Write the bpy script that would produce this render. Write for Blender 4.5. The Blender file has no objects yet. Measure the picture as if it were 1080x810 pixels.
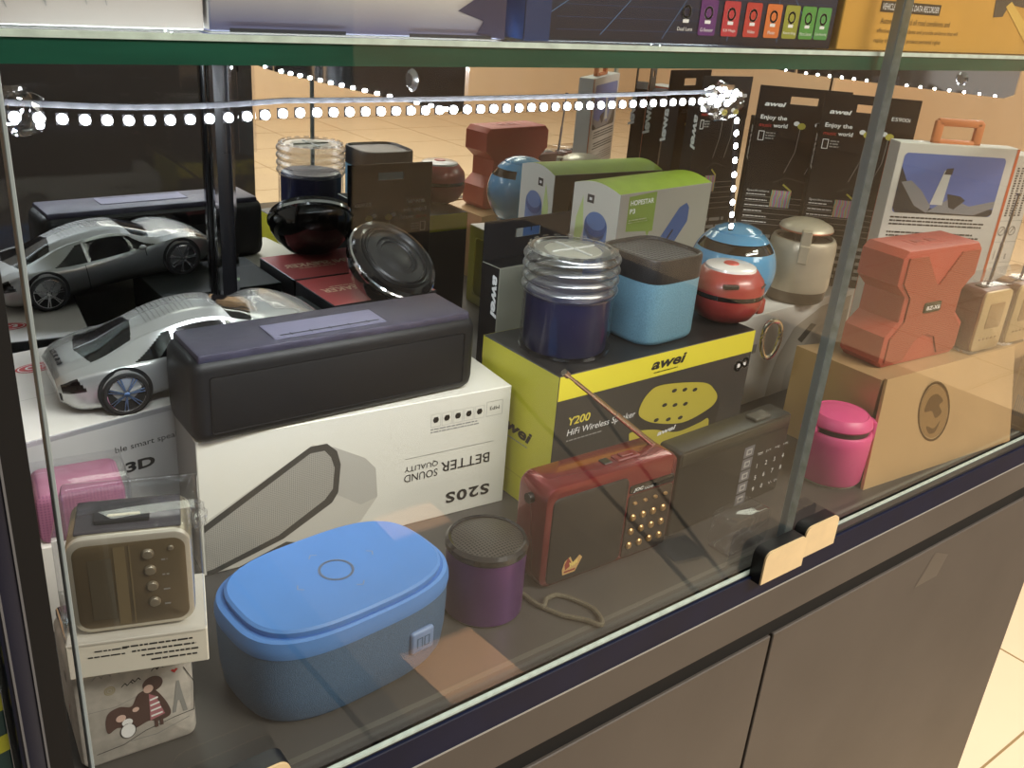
import bpy, bmesh, math, random
from mathutils import Vector, Matrix
SC = bpy.context.scene
COL = SC.collection
random.seed(7)
PI = math.pi
R = math.radians

# ------------------------------------------------------------------ materials
def lin(c):
    if isinstance(c, str):
        c = tuple(int(c[i:i+2], 16)/255 for i in (0, 2, 4))
    return tuple(x/12.92 if x <= .04045 else ((x+.055)/1.055)**2.4 for x in c)

MATS = {}
def M(name, col, rough=.5, metal=0., var=0., vscale=40., bump=0., bscale=300., coat=0., spec=.5, stretch=None):
    """plain principled surface with a little procedural colour variation and bump"""
    if name in MATS: return MATS[name]
    m = bpy.data.materials.new(name); m.use_nodes = True
    nt = m.node_tree; N = nt.nodes; L = nt.links
    p = N['Principled BSDF']
    c = lin(col)
    p.inputs['Base Color'].default_value = (*c, 1)
    p.inputs['Roughness'].default_value = rough
    p.inputs['Metallic'].default_value = metal
    p.inputs['Specular IOR Level'].default_value = spec
    p.inputs['Coat Weight'].default_value = coat
    p.inputs['Coat Roughness'].default_value = .05
    tc = None
    if var or bump:
        tc = N.new('ShaderNodeTexCoord'); mp = N.new('ShaderNodeMapping'); L.new(tc.outputs['Object'], mp.inputs['Vector'])
        if stretch: mp.inputs['Scale'].default_value = stretch
    if var:
        n = N.new('ShaderNodeTexNoise'); n.inputs['Scale'].default_value = vscale; n.inputs['Detail'].default_value = 4
        L.new(mp.outputs[0], n.inputs['Vector'])
        r = N.new('ShaderNodeValToRGB')
        r.color_ramp.elements[0].position = .3; r.color_ramp.elements[1].position = .7
        r.color_ramp.elements[0].color = (*[x*(1-var) for x in c], 1)
        r.color_ramp.elements[1].color = (*[min(1, x*(1+var)) for x in c], 1)
        L.new(n.outputs['Fac'], r.inputs['Fac']); L.new(r.outputs['Color'], p.inputs['Base Color'])
    if bump:
        n2 = N.new('ShaderNodeTexNoise'); n2.inputs['Scale'].default_value = bscale
        L.new(mp.outputs[0], n2.inputs['Vector'])
        b = N.new('ShaderNodeBump'); b.inputs['Strength'].default_value = bump; b.inputs['Distance'].default_value = .001
        L.new(n2.outputs['Fac'], b.inputs['Height']); L.new(b.outputs['Normal'], p.inputs['Normal'])
    MATS[name] = m
    return m

def mesh_grille(name, col, hole, scale, rough=.5, metal=0., plane='xz', fill=.33):
    """fine perforated grille: dots in object space"""
    m = M(name, col, rough, metal); nt = m.node_tree; N = nt.nodes; L = nt.links
    p = N['Principled BSDF']
    tc = N.new('ShaderNodeTexCoord'); v = N.new('ShaderNodeTexVoronoi')
    v.inputs['Scale'].default_value = scale; v.inputs['Randomness'].default_value = 0
    v.voronoi_dimensions = '2D'
    sp = N.new('ShaderNodeSeparateXYZ'); cb = N.new('ShaderNodeCombineXYZ'); L.new(tc.outputs['Object'], sp.inputs[0])
    L.new(sp.outputs['X'], cb.inputs['X']); L.new(sp.outputs['Y' if plane == 'xy' else 'Z'], cb.inputs['Y']); L.new(cb.outputs[0], v.inputs['Vector'])
    r = N.new('ShaderNodeValToRGB'); r.color_ramp.interpolation = 'CONSTANT'
    r.color_ramp.elements[0].color = (*lin(hole), 1); r.color_ramp.elements[1].position = fill
    r.color_ramp.elements[1].color = (*lin(col), 1)
    L.new(v.outputs['Distance'], r.inputs['Fac']); L.new(r.outputs['Color'], p.inputs['Base Color'])
    return m

def clear(name, tint=(1, 1, 1), f0=.04, rough=.0, gain=1.):
    """thin clear sheet: transparent plus angle-dependent mirror reflection"""
    m = bpy.data.materials.new(name); m.use_nodes = True
    nt = m.node_tree; N = nt.nodes; L = nt.links
    N.remove(N['Principled BSDF'])
    tr = N.new('ShaderNodeBsdfTransparent'); tr.inputs['Color'].default_value = (*tint, 1)
    gl = N.new('ShaderNodeBsdfGlossy'); gl.inputs['Roughness'].default_value = rough
    lw = N.new('ShaderNodeLayerWeight'); lw.inputs['Blend'].default_value = .5
    pw = N.new('ShaderNodeMath'); pw.operation = 'POWER'; pw.inputs[1].default_value = 5
    L.new(lw.outputs['Facing'], pw.inputs[0])
    ma = N.new('ShaderNodeMath'); ma.operation = 'MULTIPLY_ADD'
    ma.inputs[1].default_value = (1-f0)*gain; ma.inputs[2].default_value = f0*gain; ma.use_clamp = True
    L.new(pw.outputs[0], ma.inputs[0])
    mx = N.new('ShaderNodeMixShader'); L.new(ma.outputs[0], mx.inputs[0])
    L.new(tr.outputs[0], mx.inputs[1]); L.new(gl.outputs[0], mx.inputs[2])
    L.new(mx.outputs[0], N['Material Output'].inputs['Surface'])
    MATS[name] = m
    return m

def emit(name, col, strength):
    m = bpy.data.materials.new(name); m.use_nodes = True
    nt = m.node_tree; N = nt.nodes; N.remove(N['Principled BSDF'])
    e = N.new('ShaderNodeEmission'); e.inputs['Color'].default_value = (*col, 1); e.inputs['Strength'].default_value = strength
    nt.links.new(e.outputs[0], N['Material Output'].inputs['Surface'])
    return m

LED_STRENGTH = 820.
GLASS = clear('pane_glass', (.985, .995, .99), .022)
SHELFGLASS = clear('shelf_glass', (.93, .98, .96), .045)
GLASSEDGE = M('glass_edge_green', 'dcf0e6', .25, 0, .25, 90, spec=.6)
GLASSLIGHT = M('glass_edge_pale', 'cfe0d8', .25, 0, .15, 120)
SHELFEDGE = M('shelf_edge_green', '1b4c3d', .3, 0, .25, 12, spec=.3, stretch=(1, 1, 8))
FILM = clear('clear_plastic', (.97, .97, .98), .06, .03, 1.1)
FILMTHICK = clear('clear_plastic_thick', (.88, .89, .92), .10, .05, 1.4)
CHROME = M('chrome', 'd8d8dc', .08, 1.)
STEEL = M('brushed_steel', 'b8b8ba', .25, 1., .1, 80)
BLACK = M('black_plastic', '141416', .35)
BLACKGLOSS = M('black_gloss', '0a0b0d', .06, coat=.6)
DARKHOLE = M('dark_gap', '050506', .9)
WHITE = M('white_card', 'e6e3dc', .5, 0, .03, 15)
INK = M('black_ink', '18181a', .6)
INKGREY = M('grey_ink', '8b8a87', .6)
INKWHITE = M('white_ink', 'e8e8e8', .5)
RED = M('red_ink', 'b52a28', .5)
BEAD = emit('led_face', (.90, .95, 1.), LED_STRENGTH)
BEAD_ROW = emit('led_row_glow', (.92, .96, 1.), 330.)
BEAD_BACK = emit('led_glow', (.93, .96, 1.), 30.)

# ------------------------------------------------------------------ mesh builder
class B:
    def __init__(s, off=(0, 0, 0), rot=None):
        s.v = []; s.f = []; s.fm = []; s.mats = []; s.T = Matrix.Translation(off) @ (rot.to_4x4() if rot else Matrix())
    def mi(s, m):
        if m not in s.mats: s.mats.append(m)
        return s.mats.index(m)
    def add(s, vs, fs, m, T=None):
        T = s.T @ T if T else s.T
        o = len(s.v)
        s.v += [T @ Vector(v) for v in vs]
        ms = m if isinstance(m, list) else [m]*len(fs)
        for f, mm in zip(fs, ms):
            s.f.append([i+o for i in f]); s.fm.append(s.mi(mm))
        return s
    def bm(s, bm, m, T=None, mlist=None):
        bm.verts.index_update()
        vs = [v.co.copy() for v in bm.verts]
        fs = [[v.index for v in f.verts] for f in bm.faces]
        ms = [mlist[f.material_index] for f in bm.faces] if mlist else m
        bm.free()
        return s.add(vs, fs, ms, T)
    def box(s, x0, y0, z0, x1, y1, z1, m, bev=0, seg=2, T=None, mlist=None):
        """mlist = [front, back, left, right, top, bottom]"""
        bm = bmesh.new(); bmesh.ops.create_cube(bm, size=1)
        for v in bm.verts:
            v.co = Vector(((x0+x1)/2 + v.co.x*(x1-x0), (y0+y1)/2 + v.co.y*(y1-y0), (z0+z1)/2 + v.co.z*(z1-z0)))
        if mlist:
            bm.normal_update()
            for f in bm.faces:
                n = f.normal
                k = max(range(3), key=lambda i: abs(n[i]))
                f.material_index = {(1, -1): 0, (1, 1): 1, (0, -1): 2, (0, 1): 3, (2, 1): 4, (2, -1): 5}[(k, 1 if n[k] > 0 else -1)]
        if bev: bmesh.ops.bevel(bm, geom=bm.edges[:], offset=bev, segments=seg, affect='EDGES', profile=.5)
        return s.bm(bm, m, T, mlist)
    def lathe(s, prof, m, n=48, T=None, arc=None):
        """profile (r,z) revolved about z; m may be a list, one per profile segment"""
        vs = []; fs = []; ms = []
        full = arc is None
        a0, a1 = (0, 2*PI) if full else arc
        cnt = n if full else n+1
        for r, z in prof:
            for k in range(cnt):
                a = a0+(a1-a0)*k/n
                vs.append((r*math.cos(a), r*math.sin(a), z))
        for i in range(len(prof)-1):
            for k in range(n):
                k2 = (k+1) % cnt if full else k+1
                a, b, c, d = i*cnt+k, i*cnt+k2, (i+1)*cnt+k2, (i+1)*cnt+k
                if prof[i][0] < 1e-9: f = [a, c, d]
                elif prof[i+1][0] < 1e-9: f = [a, b, c]
                else: f = [a, b, c, d]
                fs.append(f); ms.append(m[i] if isinstance(m, list) else m)
        return s.add(vs, fs, ms, T)
    def prism(s, pts, a, b, m, T=None, cap=None):
        """polygon pts (x,y) extruded along z from a to b"""
        n = len(pts)
        vs = [(x, y, a) for x, y in pts]+[(x, y, b) for x, y in pts]
        fs = [[i, (i+1) % n, n+(i+1) % n, n+i] for i in range(n)]+[list(range(n))[::-1], list(range(n, 2*n))]
        return s.add(vs, fs, [m]*n+[cap or m]*2, T)
    def loft(s, rings, m, cap0=True, cap1=True, T=None, closed=True):
        n = len(rings[0]); vs = [p for r in rings for p in r]; fs = []; ms = []
        for i in range(len(rings)-1):
            for k in range(n if closed else n-1):
                k2 = (k+1) % n
                fs.append([i*n+k, i*n+k2, (i+1)*n+k2, (i+1)*n+k]); ms.append(m[i] if isinstance(m, list) else m)
        l = m if not isinstance(m, list) else m[0]; h = m if not isinstance(m, list) else m[-1]
        if cap0: fs.append(list(range(n))[::-1]); ms.append(l)
        if cap1: fs.append([(len(rings)-1)*n+k for k in range(n)]); ms.append(h)
        return s.add(vs, fs, ms, T)
    def tube(s, path, r, m, n=10, closed=False, T=None, caps=True):
        path = [Vector(p) for p in path]; rings = []
        rr = r if isinstance(r, list) else [r]*len(path)
        up = Vector((0, 0, 1)); N = len(path)
        for i, p in enumerate(path):
            a = path[(i-1) % N] if closed else path[max(0, i-1)]
            b = path[(i+1) % N] if closed else path[min(N-1, i+1)]
            t = (b-a).normalized()
            u = t.cross(up)
            if u.length < 1e-3: u = t.cross(Vector((1, 0, 0)))
            u.normalize(); w = t.cross(u)
            rings.append([p+u*rr[i]*math.cos(2*PI*k/n)+w*rr[i]*math.sin(2*PI*k/n) for k in range(n)])
        if closed: rings.append(rings[0])
        return s.loft(rings, m, caps and not closed, caps and not closed, T)
    def ball(s, c, r, m, sc=(1, 1, 1), seg=24):
        bm = bmesh.new(); bmesh.ops.create_uvsphere(bm, u_segments=seg, v_segments=seg//2, radius=r)
        for v in bm.verts: v.co = Vector((v.co.x*sc[0]+c[0], v.co.y*sc[1]+c[1], v.co.z*sc[2]+c[2]))
        return s.bm(bm, m)
    def build(s, name, parent=None, smooth=35, loc=None, rz=0):
        me = bpy.data.meshes.new(name)
        me.from_pydata([tuple(v) for v in s.v], [], s.f)
        for m in s.mats: me.materials.append(m)
        me.polygons.foreach_set('material_index', s.fm)
        bm = bmesh.new(); bm.from_mesh(me); bmesh.ops.remove_doubles(bm, verts=bm.verts, dist=1e-6); bm.normal_update(); bm.to_mesh(me); bm.free()
        if smooth:
            me.polygons.foreach_set('use_smooth', [True]*len(me.polygons))
            me.set_sharp_from_angle(angle=R(smooth))
        me.update()
        o = bpy.data.objects.new(name, me); COL.objects.link(o)
        if parent: o.parent = parent
        if loc: o.location = loc
        o.rotation_euler.z = R(rz)
        return o

_tc = {}
def text_geo(body, bold=0., shear=0., spacing=1.):
    k = (body, bold, shear, spacing)
    if k not in _tc:
        c = bpy.data.curves.new('t', 'FONT'); c.body = body; c.size = 1; c.offset = bold; c.shear = shear; c.space_character = spacing
        c.resolution_u = 3
        o = bpy.data.objects.new('t', c); COL.objects.link(o)
        bpy.context.view_layer.update()
        me = bpy.data.meshes.new_from_object(o.evaluated_get(bpy.context.evaluated_depsgraph_get()))
        vs = [v.co.copy() for v in me.vertices]; fs = [list(p.vertices) for p in me.polygons]
        x0 = min(v.x for v in vs); x1 = max(v.x for v in vs)
        y0 = min(v.y for v in vs); y1 = max(v.y for v in vs)
        _tc[k] = ([(v.x-x0, v.y-y0) for v in vs], fs, x1-x0, y1-y0)
        bpy.data.objects.remove(o); bpy.data.curves.remove(c); bpy.data.meshes.remove(me)
    return _tc[k]

class D:
    """printing on a flat face; millimetres in the face's own u,v"""
    def __init__(s, b, o, u, v):
        s.b = b; s.o = Vector(o); s.u = Vector(u).normalized(); s.v = Vector(v).normalized(); s.n = s.u.cross(s.v)
    def P(s, x, y, l): return s.o+s.u*x*.001+s.v*y*.001+s.n*(.00012*l+.00012)
    def poly(s, m, pts, l=1):
        s.b.add([s.P(x, y, l) for x, y in pts], [list(range(len(pts)))], m); return s
    def spoly(s, m, pts, l=1, n=6):
        N = len(pts); out = []
        for i in range(N):
            p0, p1, p2, p3 = pts[i-1], pts[i], pts[(i+1) % N], pts[(i+2) % N]
            for k in range(n):
                t = k/n
                out.append(tuple(.5*(2*p1[j]+(p2[j]-p0[j])*t+(2*p0[j]-5*p1[j]+4*p2[j]-p3[j])*t*t+(3*p1[j]-p0[j]-3*p2[j]+p3[j])*t**3) for j in (0, 1)))
        return s.poly(m, out, l)
    def rect(s, m, x0, y0, x1, y1, l=1): return s.poly(m, [(x0, y0), (x1, y0), (x1, y1), (x0, y1)], l)
    def rrect(s, m, x0, y0, x1, y1, r, l=1):
        p = []
        for cx, cy, a0 in ((x1-r, y0+r, -90), (x1-r, y1-r, 0), (x0+r, y1-r, 90), (x0+r, y0+r, 180)):
            for k in range(6): a = R(a0+18*k); p.append((cx+r*math.cos(a), cy+r*math.sin(a)))
        return s.poly(m, p, l)
    def disc(s, m, cx, cy, rx, ry=None, l=1, n=28):
        ry = ry or rx
        return s.poly(m, [(cx+rx*math.cos(2*PI*k/n), cy+ry*math.sin(2*PI*k/n)) for k in range(n)], l)
    def line(s, m, pts, w, l=1, closed=False):
        n = len(pts)
        for i in range(n if closed else n-1):
            (x0, y0), (x1, y1) = pts[i], pts[(i+1) % n]
            d = math.hypot(x1-x0, y1-y0) or 1e-9; nx, ny = -(y1-y0)/d*w/2, (x1-x0)/d*w/2; ex, ey = (x1-x0)/d*w*.3, (y1-y0)/d*w*.3
            s.poly(m, [(x0-nx-ex, y0-ny-ey), (x1-nx+ex, y1-ny+ey), (x1+nx+ex, y1+ny+ey), (x0+nx-ex, y0+ny-ey)], l)
        return s
    def ring(s, m, cx, cy, r, w, l=1, ry=None, n=32):
        ry = ry or r
        return s.line(m, [(cx+r*math.cos(2*PI*k/n), cy+ry*math.sin(2*PI*k/n)) for k in range(n)], w, l, True)
    def text(s, m, body, x, y, w=None, h=None, rot=0, l=2, bold=0., shear=0., al='L', spacing=1., mirror=False):
        vs, fs, tw, th = text_geo(body, bold, shear, spacing)
        if h is None: h = w*th/tw
        if w is None: w = h*tw/th
        ax = {'L': 0, 'C': -.5, 'R': -1}[al]
        c, sn = math.cos(R(rot)), math.sin(R(rot)); out = []
        for px, py in vs:
            a, b_ = px/tw*w+ax*w, py/th*h
            if mirror: a = -a
            out.append(s.P(x+a*c-b_*sn, y+a*sn+b_*c, l))
        s.b.add(out, fs, m); return s
    def lines(s, m, x0, y0, x1, y1, n, fill=.9, t=.45, l=1):
        """rows of unreadable small print"""
        dy = (y1-y0)/n
        for i in range(n):
            x = x0; end = x0+(x1-x0)*(fill if i % 4 == 3 else 1.)*random.uniform(.86, 1)
            while x < end:
                w = random.uniform(.6, 2.6)*abs(dy)*.9
                s.rect(m, x, y0+dy*(i+.5-t/2), min(x+w, end), y0+dy*(i+.5+t/2), l); x += w+abs(dy)*.28
        return s

def face(b, w, d, h, which):
    return {'f': D(b, (0, 0, 0), (1, 0, 0), (0, 0, 1)), 'l': D(b, (0, d, 0), (0, -1, 0), (0, 0, 1)),
            'r': D(b, (w, 0, 0), (0, 1, 0), (0, 0, 1)), 'b': D(b, (w, d, 0), (-1, 0, 0), (0, 0, 1)),
            't': D(b, (0, 0, h), (1, 0, 0), (0, 1, 0))}[which]

def tag(o, label, cat, group=None, kind=None):
    o['label'] = label; o['category'] = cat
    if group: o['group'] = group
    if kind: o['kind'] = kind
    return o
def thing(name, label, cat, loc, rz=0, group=None):
    o = bpy.data.objects.new(name, None); COL.objects.link(o); o.empty_display_size = .02
    o.location = loc; o.rotation_euler.z = R(rz)
    return tag(o, label, cat, group)
def copy_tree(o, loc, rz, label, parent=None):
    c = o.copy(); COL.objects.link(c)
    if parent: c.parent = parent
    else:
        c.location = loc; c.rotation_euler.z = R(rz); c['label'] = label
    for ch in list(o.children): copy_tree(ch, None, None, None, c)
    return c
def carton(name, label, cat, loc, rz, w, d, h, mlist, bev=.0006, group=None):
    b = B(); b.box(0, 0, 0, w, d, h, None, bev, 1, mlist=mlist)
    o = b.build(name, None, 30, loc, rz)
    return tag(o, label, cat, group)
def struct(o):
    o['kind'] = 'structure'; return o

def supell(w, d, n=3.2, cnt=72, cx=0, cy=0, z=0):
    out = []
    for k in range(cnt):
        a = 2*PI*k/cnt; c, s_ = math.cos(a), math.sin(a)
        out.append((cx+w/2*math.copysign(abs(c)**(2/n), c), cy+d/2*math.copysign(abs(s_)**(2/n), s_), z))
    return out

# ------------------------------------------------------------------ the mall around the case
FZ = -.9
m_floor = M('beige_floor_tile', 'e2c9a6', .35, 0, .04, 2)
m_zone_dark = M('darkened_floor_zone', '57524d', .45, 0, .10, 6)
m_tile_rose = M('rose_floor_tile', 'efbf98', .4, 0, .05, 9)
m_grout = M('dark_grout', '141210', .9)
b = B(); b.box(-9, -9, FZ-.06, 12, 9, FZ, m_floor); struct(b.build('floor', None, 0))
# wide joints of the pale floor
b = B()
for k in range(-14, 20):
    b.box(k*.6+.2, -8.9, FZ, k*.6+.2045, 8.9, FZ+.0006, MATS['dark_grout'] if False else M('floor_joint', '9c8258', .8) if k == -14 else MATS['floor_joint'])
for k in range(-14, 15):
    b.box(-8.9, k*.6+.1, FZ, 11.9, k*.6+.1045, FZ+.0006, MATS['floor_joint'])
struct(b.build('trim_1', None, 0))
# floor strip zoned dark to dim the glass reflection, small rose tiles let in
b = B(); b.box(-4.4, -3.8, FZ, 3.4, -.25, FZ+.002, m_zone_dark); b.box(.76, -1.95, FZ+.001, 3.4, -.25, FZ+.0022, M('taupe_floor_tile', '74695b', .45, 0, .08, 5))
for x0, y0, x1, y1, sk in ((.847, -.951, 1.022, -.783, -.012), (1.052, -1.44, 1.224, -1.33, .004)):
    b.prism([(x0+sk/2, y0), (x1+sk/2, y0), (x1-sk/2, y1), (x0-sk/2, y1)][::1], FZ+.002, FZ+.0036, m_tile_rose)
def strip(x0, y0, x1, y1, w):
    d = math.hypot(x1-x0, y1-y0); nx, ny = -(y1-y0)/d*w/2, (x1-x0)/d*w/2
    b.prism([(x0-nx, y0-ny), (x1-nx, y1-ny), (x1+nx, y1+ny), (x0+nx, y0+ny)], FZ+.0022, FZ+.0032, m_grout)
strip(1.95, -2.2, 1.46, -.45, .016); strip(2.27, -2.2, 1.58, -.6, .012)
strip(.70, -.30, .62, -2.2, .012); strip(1.04, -.30, 1.02, -.775, .012)
struct(b.build('trim_2', None, 0))
gr = thing('floor_drain', 'dark square floor drain, mirrored in the glass right of the red radio', 'drain', (1.655, -.925, FZ+.003), 12)
b = B(); b.box(-.05, -.05, 0, .05, .05, .004, M('drain_metal', '2b2c30', .5, .6), .001); b.build('frame', gr)
b = B(); b.lathe([(0, .0055), (.028, .0055), (.030, .004)], MATS['dark_gap'], 28); b.build('cover', gr)
m_wall = M('warm_wall', 'e8cfb0', .8, 0, .04, 1.5)
b = B(); b.box(-9, 4.5, FZ, 12, 4.6, 2.4, m_wall); struct(b.build('wall_back', None, 0))
b = B(); b.box(8.0, -9, FZ, 8.1, 9, 2.4, m_wall); struct(b.build('wall_right', None, 0))
b = B(); b.box(-9, -6.6, FZ, 12, -6.5, 2.4, m_wall); struct(b.build('wall_front', None, 0))
b = B(); b.box(-4.5, -2.75, FZ, 1.62, -2.6, 1.3, M('stand_in_dark', '0c0b12', .55, 0, .2, 3)); struct(b.build('dark_stand_in', None, 0))  # added dark panel in place of the dark figure the mirror shows

# ------------------------------------------------------------------ the display cabinet
XR = 1.158; MY = .43
cab = thing('base_cabinet', 'dark grey base cabinet with a navy edge strip, carrying all the speakers', 'cabinet', (0, 0, 0))
m_cab = M('charcoal_laminate', '554f4a', .55, 0, .12, 7)
m_deck = M('deck_grey', '45423f', .35, 0, .10, 9)
m_navy = M('navy_strip', '0a1230', .5, 0, .2, 20, spec=.2)
b = B(); b.box(.066, .0, -.006, XR, MY, 0, m_deck)
b.box(.066, .016, 0, XR, .020, .0003, M('deck_bead', '5a5852', .3)); b.build('deck', cab)
b = B(); b.box(.02, -.003, -.0255, XR, .0, -.002, m_navy, .0005, 1); b.box(.02, -.0035, -.0262, XR, .004, -.0250, M('pale_seam', 'a8a7a4', .4)); b.build('edge_strip', cab)
b = B(); b.box(-.3, -.002, -.064, XR, .02, -.0265, m_cab); b.build('fascia', cab)
b = B(); b.box(-.3, .0015, -.0829, XR-.004, .03, -.0638, MATS['dark_gap']); b.box(-.3, .03, FZ+.003, XR-.02, MY+.02, -.007, m_cab); b.build('carcass', cab)  # near-black filler painted in for the shade of the gap above the doors
b = B(); b.box(-.29, -.001, -.82, .6035, .017, -.083, m_cab, .0008, 1); b.build('door', cab)
b = B(); b.box(.6075, -.001, -.82, XR-.004, .017, -.083, m_cab, .0008, 1)
b.build('door', cab)
b = B(); D(b, (0, -.001, 0), (1, 0, 0), (0, 0, 1)).poly(M('film_patch', '5d5751', .35), [(850, -127), (893, -128), (905, -105), (874, -92)], 1); b.build('tape_patch', cab)
b = B(); b.box(-.3, .03, FZ+.003, XR-.02, .05, -.82, BLACK); b.build('plinth', cab)
m_mirror = M('mirror_silver', 'e2e4e6', .0, 1.)
m_mirror.node_tree.nodes['Principled BSDF'].inputs['Specular IOR Level'].default_value = 0
b = B(); b.box(.03, MY, .0002, XR+.01, MY+.006, .62, m_mirror); mo = b.build('mirror_panel', None, 0); tag(mo, 'tall mirror along the back of the case, doubling the speakers in front of it', 'mirror')
b = B()
b.box(.295, MY-.010, .0, .311, MY-.001, .378, M('upright_smoke', '111114', .3, 0, spec=.3), .001)
b.box(.2935, MY-.013, .0, .2965, MY-.009, .378, CHROME); b.box(.3095, MY-.013, .0, .3120, MY-.009, .378, CHROME)
b.build('upright', mo)
b = B(); b.box(.0365, -.002, -.0015, .0475, .028, .62, M('navy_post', '191b2e', .3, 0, .2, 14), .001)
for x in (.0385, .0462): b.box(x, -.003, -.0015, x+.0009, -.0015, .62, M('sealant', '6d6d70', .6))
b.box(.0472, -.0025, -.0015, .0565, .028, .62, M('black_gasket', '08080a', .6))
tag(b.build('corner_post'), 'navy and black corner post at the left end of the glass front', 'post')
b = B(); b.box(XR, .012, 0, XR+.005, MY, .62, None, mlist=[GLASSEDGE, GLASSEDGE, GLASS, GLASS, GLASSEDGE, GLASSEDGE]); tag(b.build('end_glass_panel', None, 0), 'clear glass end panel closing the case at the right', 'glass panel')

def gdoor(name, label, x0, x1, y0, pads):
    b = B(); b.box(x0, y0, .0, x1, y0+.0058, .60, None, mlist=[GLASS, GLASS, GLASSLIGHT, GLASSEDGE, GLASSEDGE, GLASSEDGE])
    o = b.build(name, None, 0); tag(o, label, 'glass door', 'sliding glass doors')
    b = B(); b.box(x0, y0-.0003, -.001, x1, y0+.0025, .0010, GLASSLIGHT); b.build('bottom_rim', o)
    b = B(); b.box(x0-.0014, y0-.0004, .0, x0+.0002, y0+.006, .60, M('ground_edge', '97a3a6', .35), .0003, 1); b.build('polished_edge', o)
    for px, pz, w in pads:
        h = .030; r = .007
        def outline(x0_, x1_, z0_, z1_):
            p = [(x0_, z0_), (x1_, z0_)]
            for k in range(7): a = R(15*k); p.append((x1_-r+r*math.cos(a), z1_-r+r*math.sin(a)))
            for k in range(7): a = R(90+15*k); p.append((x0_+r+r*math.cos(a), z1_-r+r*math.sin(a)))
            return p
        T = Matrix.Translation((px, y0, pz)) @ Matrix.Rotation(R(90), 4, 'X')
        b = B(); b.prism(outline(0, w, 0, h), .0, .0105, M('pad_rubber', '0c0c0e', .4) if 'pad_rubber' not in MATS else MATS['pad_rubber'], T)
        p = b.build('finger_pull', o)
        b = B(); b.prism(outline(.0004, w-.0004, .0004, h-.0004), .0105, .0120, M('pad_cream', 'f0d6a8', .45, 0, .05, 60) if 'pad_cream' not in MATS else MATS['pad_cream'], T)
        f = b.build('face_plate', p); f['label'] = 'cream face plate'
    return o
gdoor('sliding_glass_door', 'left sliding glass door with a cream finger pull at each end', .0652, .600, 0, [(.553, -.005, .053), (.106, .006, .051)])
gdoor('sliding_glass_door', 'right sliding glass door with one cream pull, in front of the pink speaker', .6003, XR, .0062, [(.613, -.005, .046)])

b = B(); b.box(.067, .016, .3795, XR-.002, MY-.001, .3907, None, mlist=[SHELFEDGE, SHELFEDGE, SHELFEDGE, SHELFEDGE, SHELFGLASS, SHELFGLASS])
sh = b.build('glass_shelf', None, 0); tag(sh, 'thick green-edged glass shelf above the speakers, carrying the big printed boxes', 'glass shelf')
b = B(); b.box(.067, .0150, .3885, XR-.002, .0172, .3910, GLASSLIGHT); b.build('polished_rim', sh)

def bracket(x, label):
    o = thing('shelf_bracket', label, 'shelf bracket', (x, 0, 0), 0, 'chrome shelf brackets')
    T = Matrix(((0, 0, 1, 0), (1, 0, 0, 0), (0, 1, 0, 0), (0, 0, 0, 1)))
    b = B(); b.prism([(.145, .340), (.155, .335), (MY-.002, .3275), (MY-.002, .379), (.145, .379)], -.0015, .0015, CHROME, T); b.build('arm', o)
    for k in range(15):
        b = B(); y = .165+.0178*k; b.ball((-.0022, y, .3352-.0075*(y-.155)/.275+.0012), .0013, BEAD_ROW, (.7, 1, 1), 8); b.build('led_bead', o, 0)
    b = B(); b.lathe([(0, .0042), (.0045, .0042), (.0062, .003), (.0075, .0016)], STEEL, 20, Matrix.Translation((0, .207, .349)) @ Matrix.Rotation(R(-90), 4, 'Y')); b.build('screw', o)
bracket(.3562, 'chrome shelf bracket in the left half, above the blue can speakers')
bracket(1.0794, 'chrome shelf bracket in the right half, above the box with the aircraft picture')

# LED strip: hangs just inside the glass below the shelf, its end dangles down
led = thing('led_strip', 'glowing white LED strip running under the glass shelf, its loose end hanging down', 'LED strip', (0, 0, 0))
yl = .0215
path = [(.0665+(.448-.0665)*k/24, yl, .3622-.0022*math.sin(min(1, k/7)*PI)-.0016*math.sin(k/24*PI)-.001) for k in range(25)]
hang = [(.4705, yl, .352), (.4745, yl+.0005, .335), (.4775, yl, .315), (.481, yl, .295), (.484, yl, .278)]
b = B()
def ribbon(pts, w, vert):
    rings = []
    for i, p in enumerate(pts):
        if vert: a, c = (0, 0, -w/2), (0, 0, w/2)
        else: a, c = (-w/2*.55, 0, 0), (w/2*.55, 0, 0)
        rings.append([Vector(p)+Vector(a)+Vector((0, .0, 0)), Vector(p)+Vector(c), Vector(p)+Vector(c)+Vector((0, .0012, 0)), Vector(p)+Vector(a)+Vector((0, .0012, 0))])
    b.loft(rings, M('strip_tape', '101012', .9, spec=.1))
ribbon([(p[0], p[1]+.0026, p[2]+.0045) for p in path], .0022, True); ribbon([(p[0]+.004, p[1]+.003, p[2]) for p in hang], .006, False)
b.build('flex_tape', led)
bb_ = B(); T_ = Matrix.Rotation(R(90), 4, 'X')
bb_.lathe([(.0019, -.0006), (.0018, .0006), (.0012, .0011), (0, .0013)], BEAD_BACK, 14, T_)           # face turned away from the case: spill through the film
bb_.box(-.0021, .0006, -.0021, .0021, .0016, .0021, None, mlist=[M('bead_housing', '26262a', .8), BEAD, MATS['bead_housing'], MATS['bead_housing'], MATS['bead_housing'], MATS['bead_housing']])
led0 = bb_.build('led_bead', led, 0)
pts = []
x = .072
while x < .447:
    k = (x-.0665)/(.448-.0665)*24; i = int(k); f_ = k-i
    p = Vector(path[i]).lerp(Vector(path[min(24, i+1)]), f_); pts.append((p.x, p.y-.0012, p.z)); x += .0079
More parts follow.
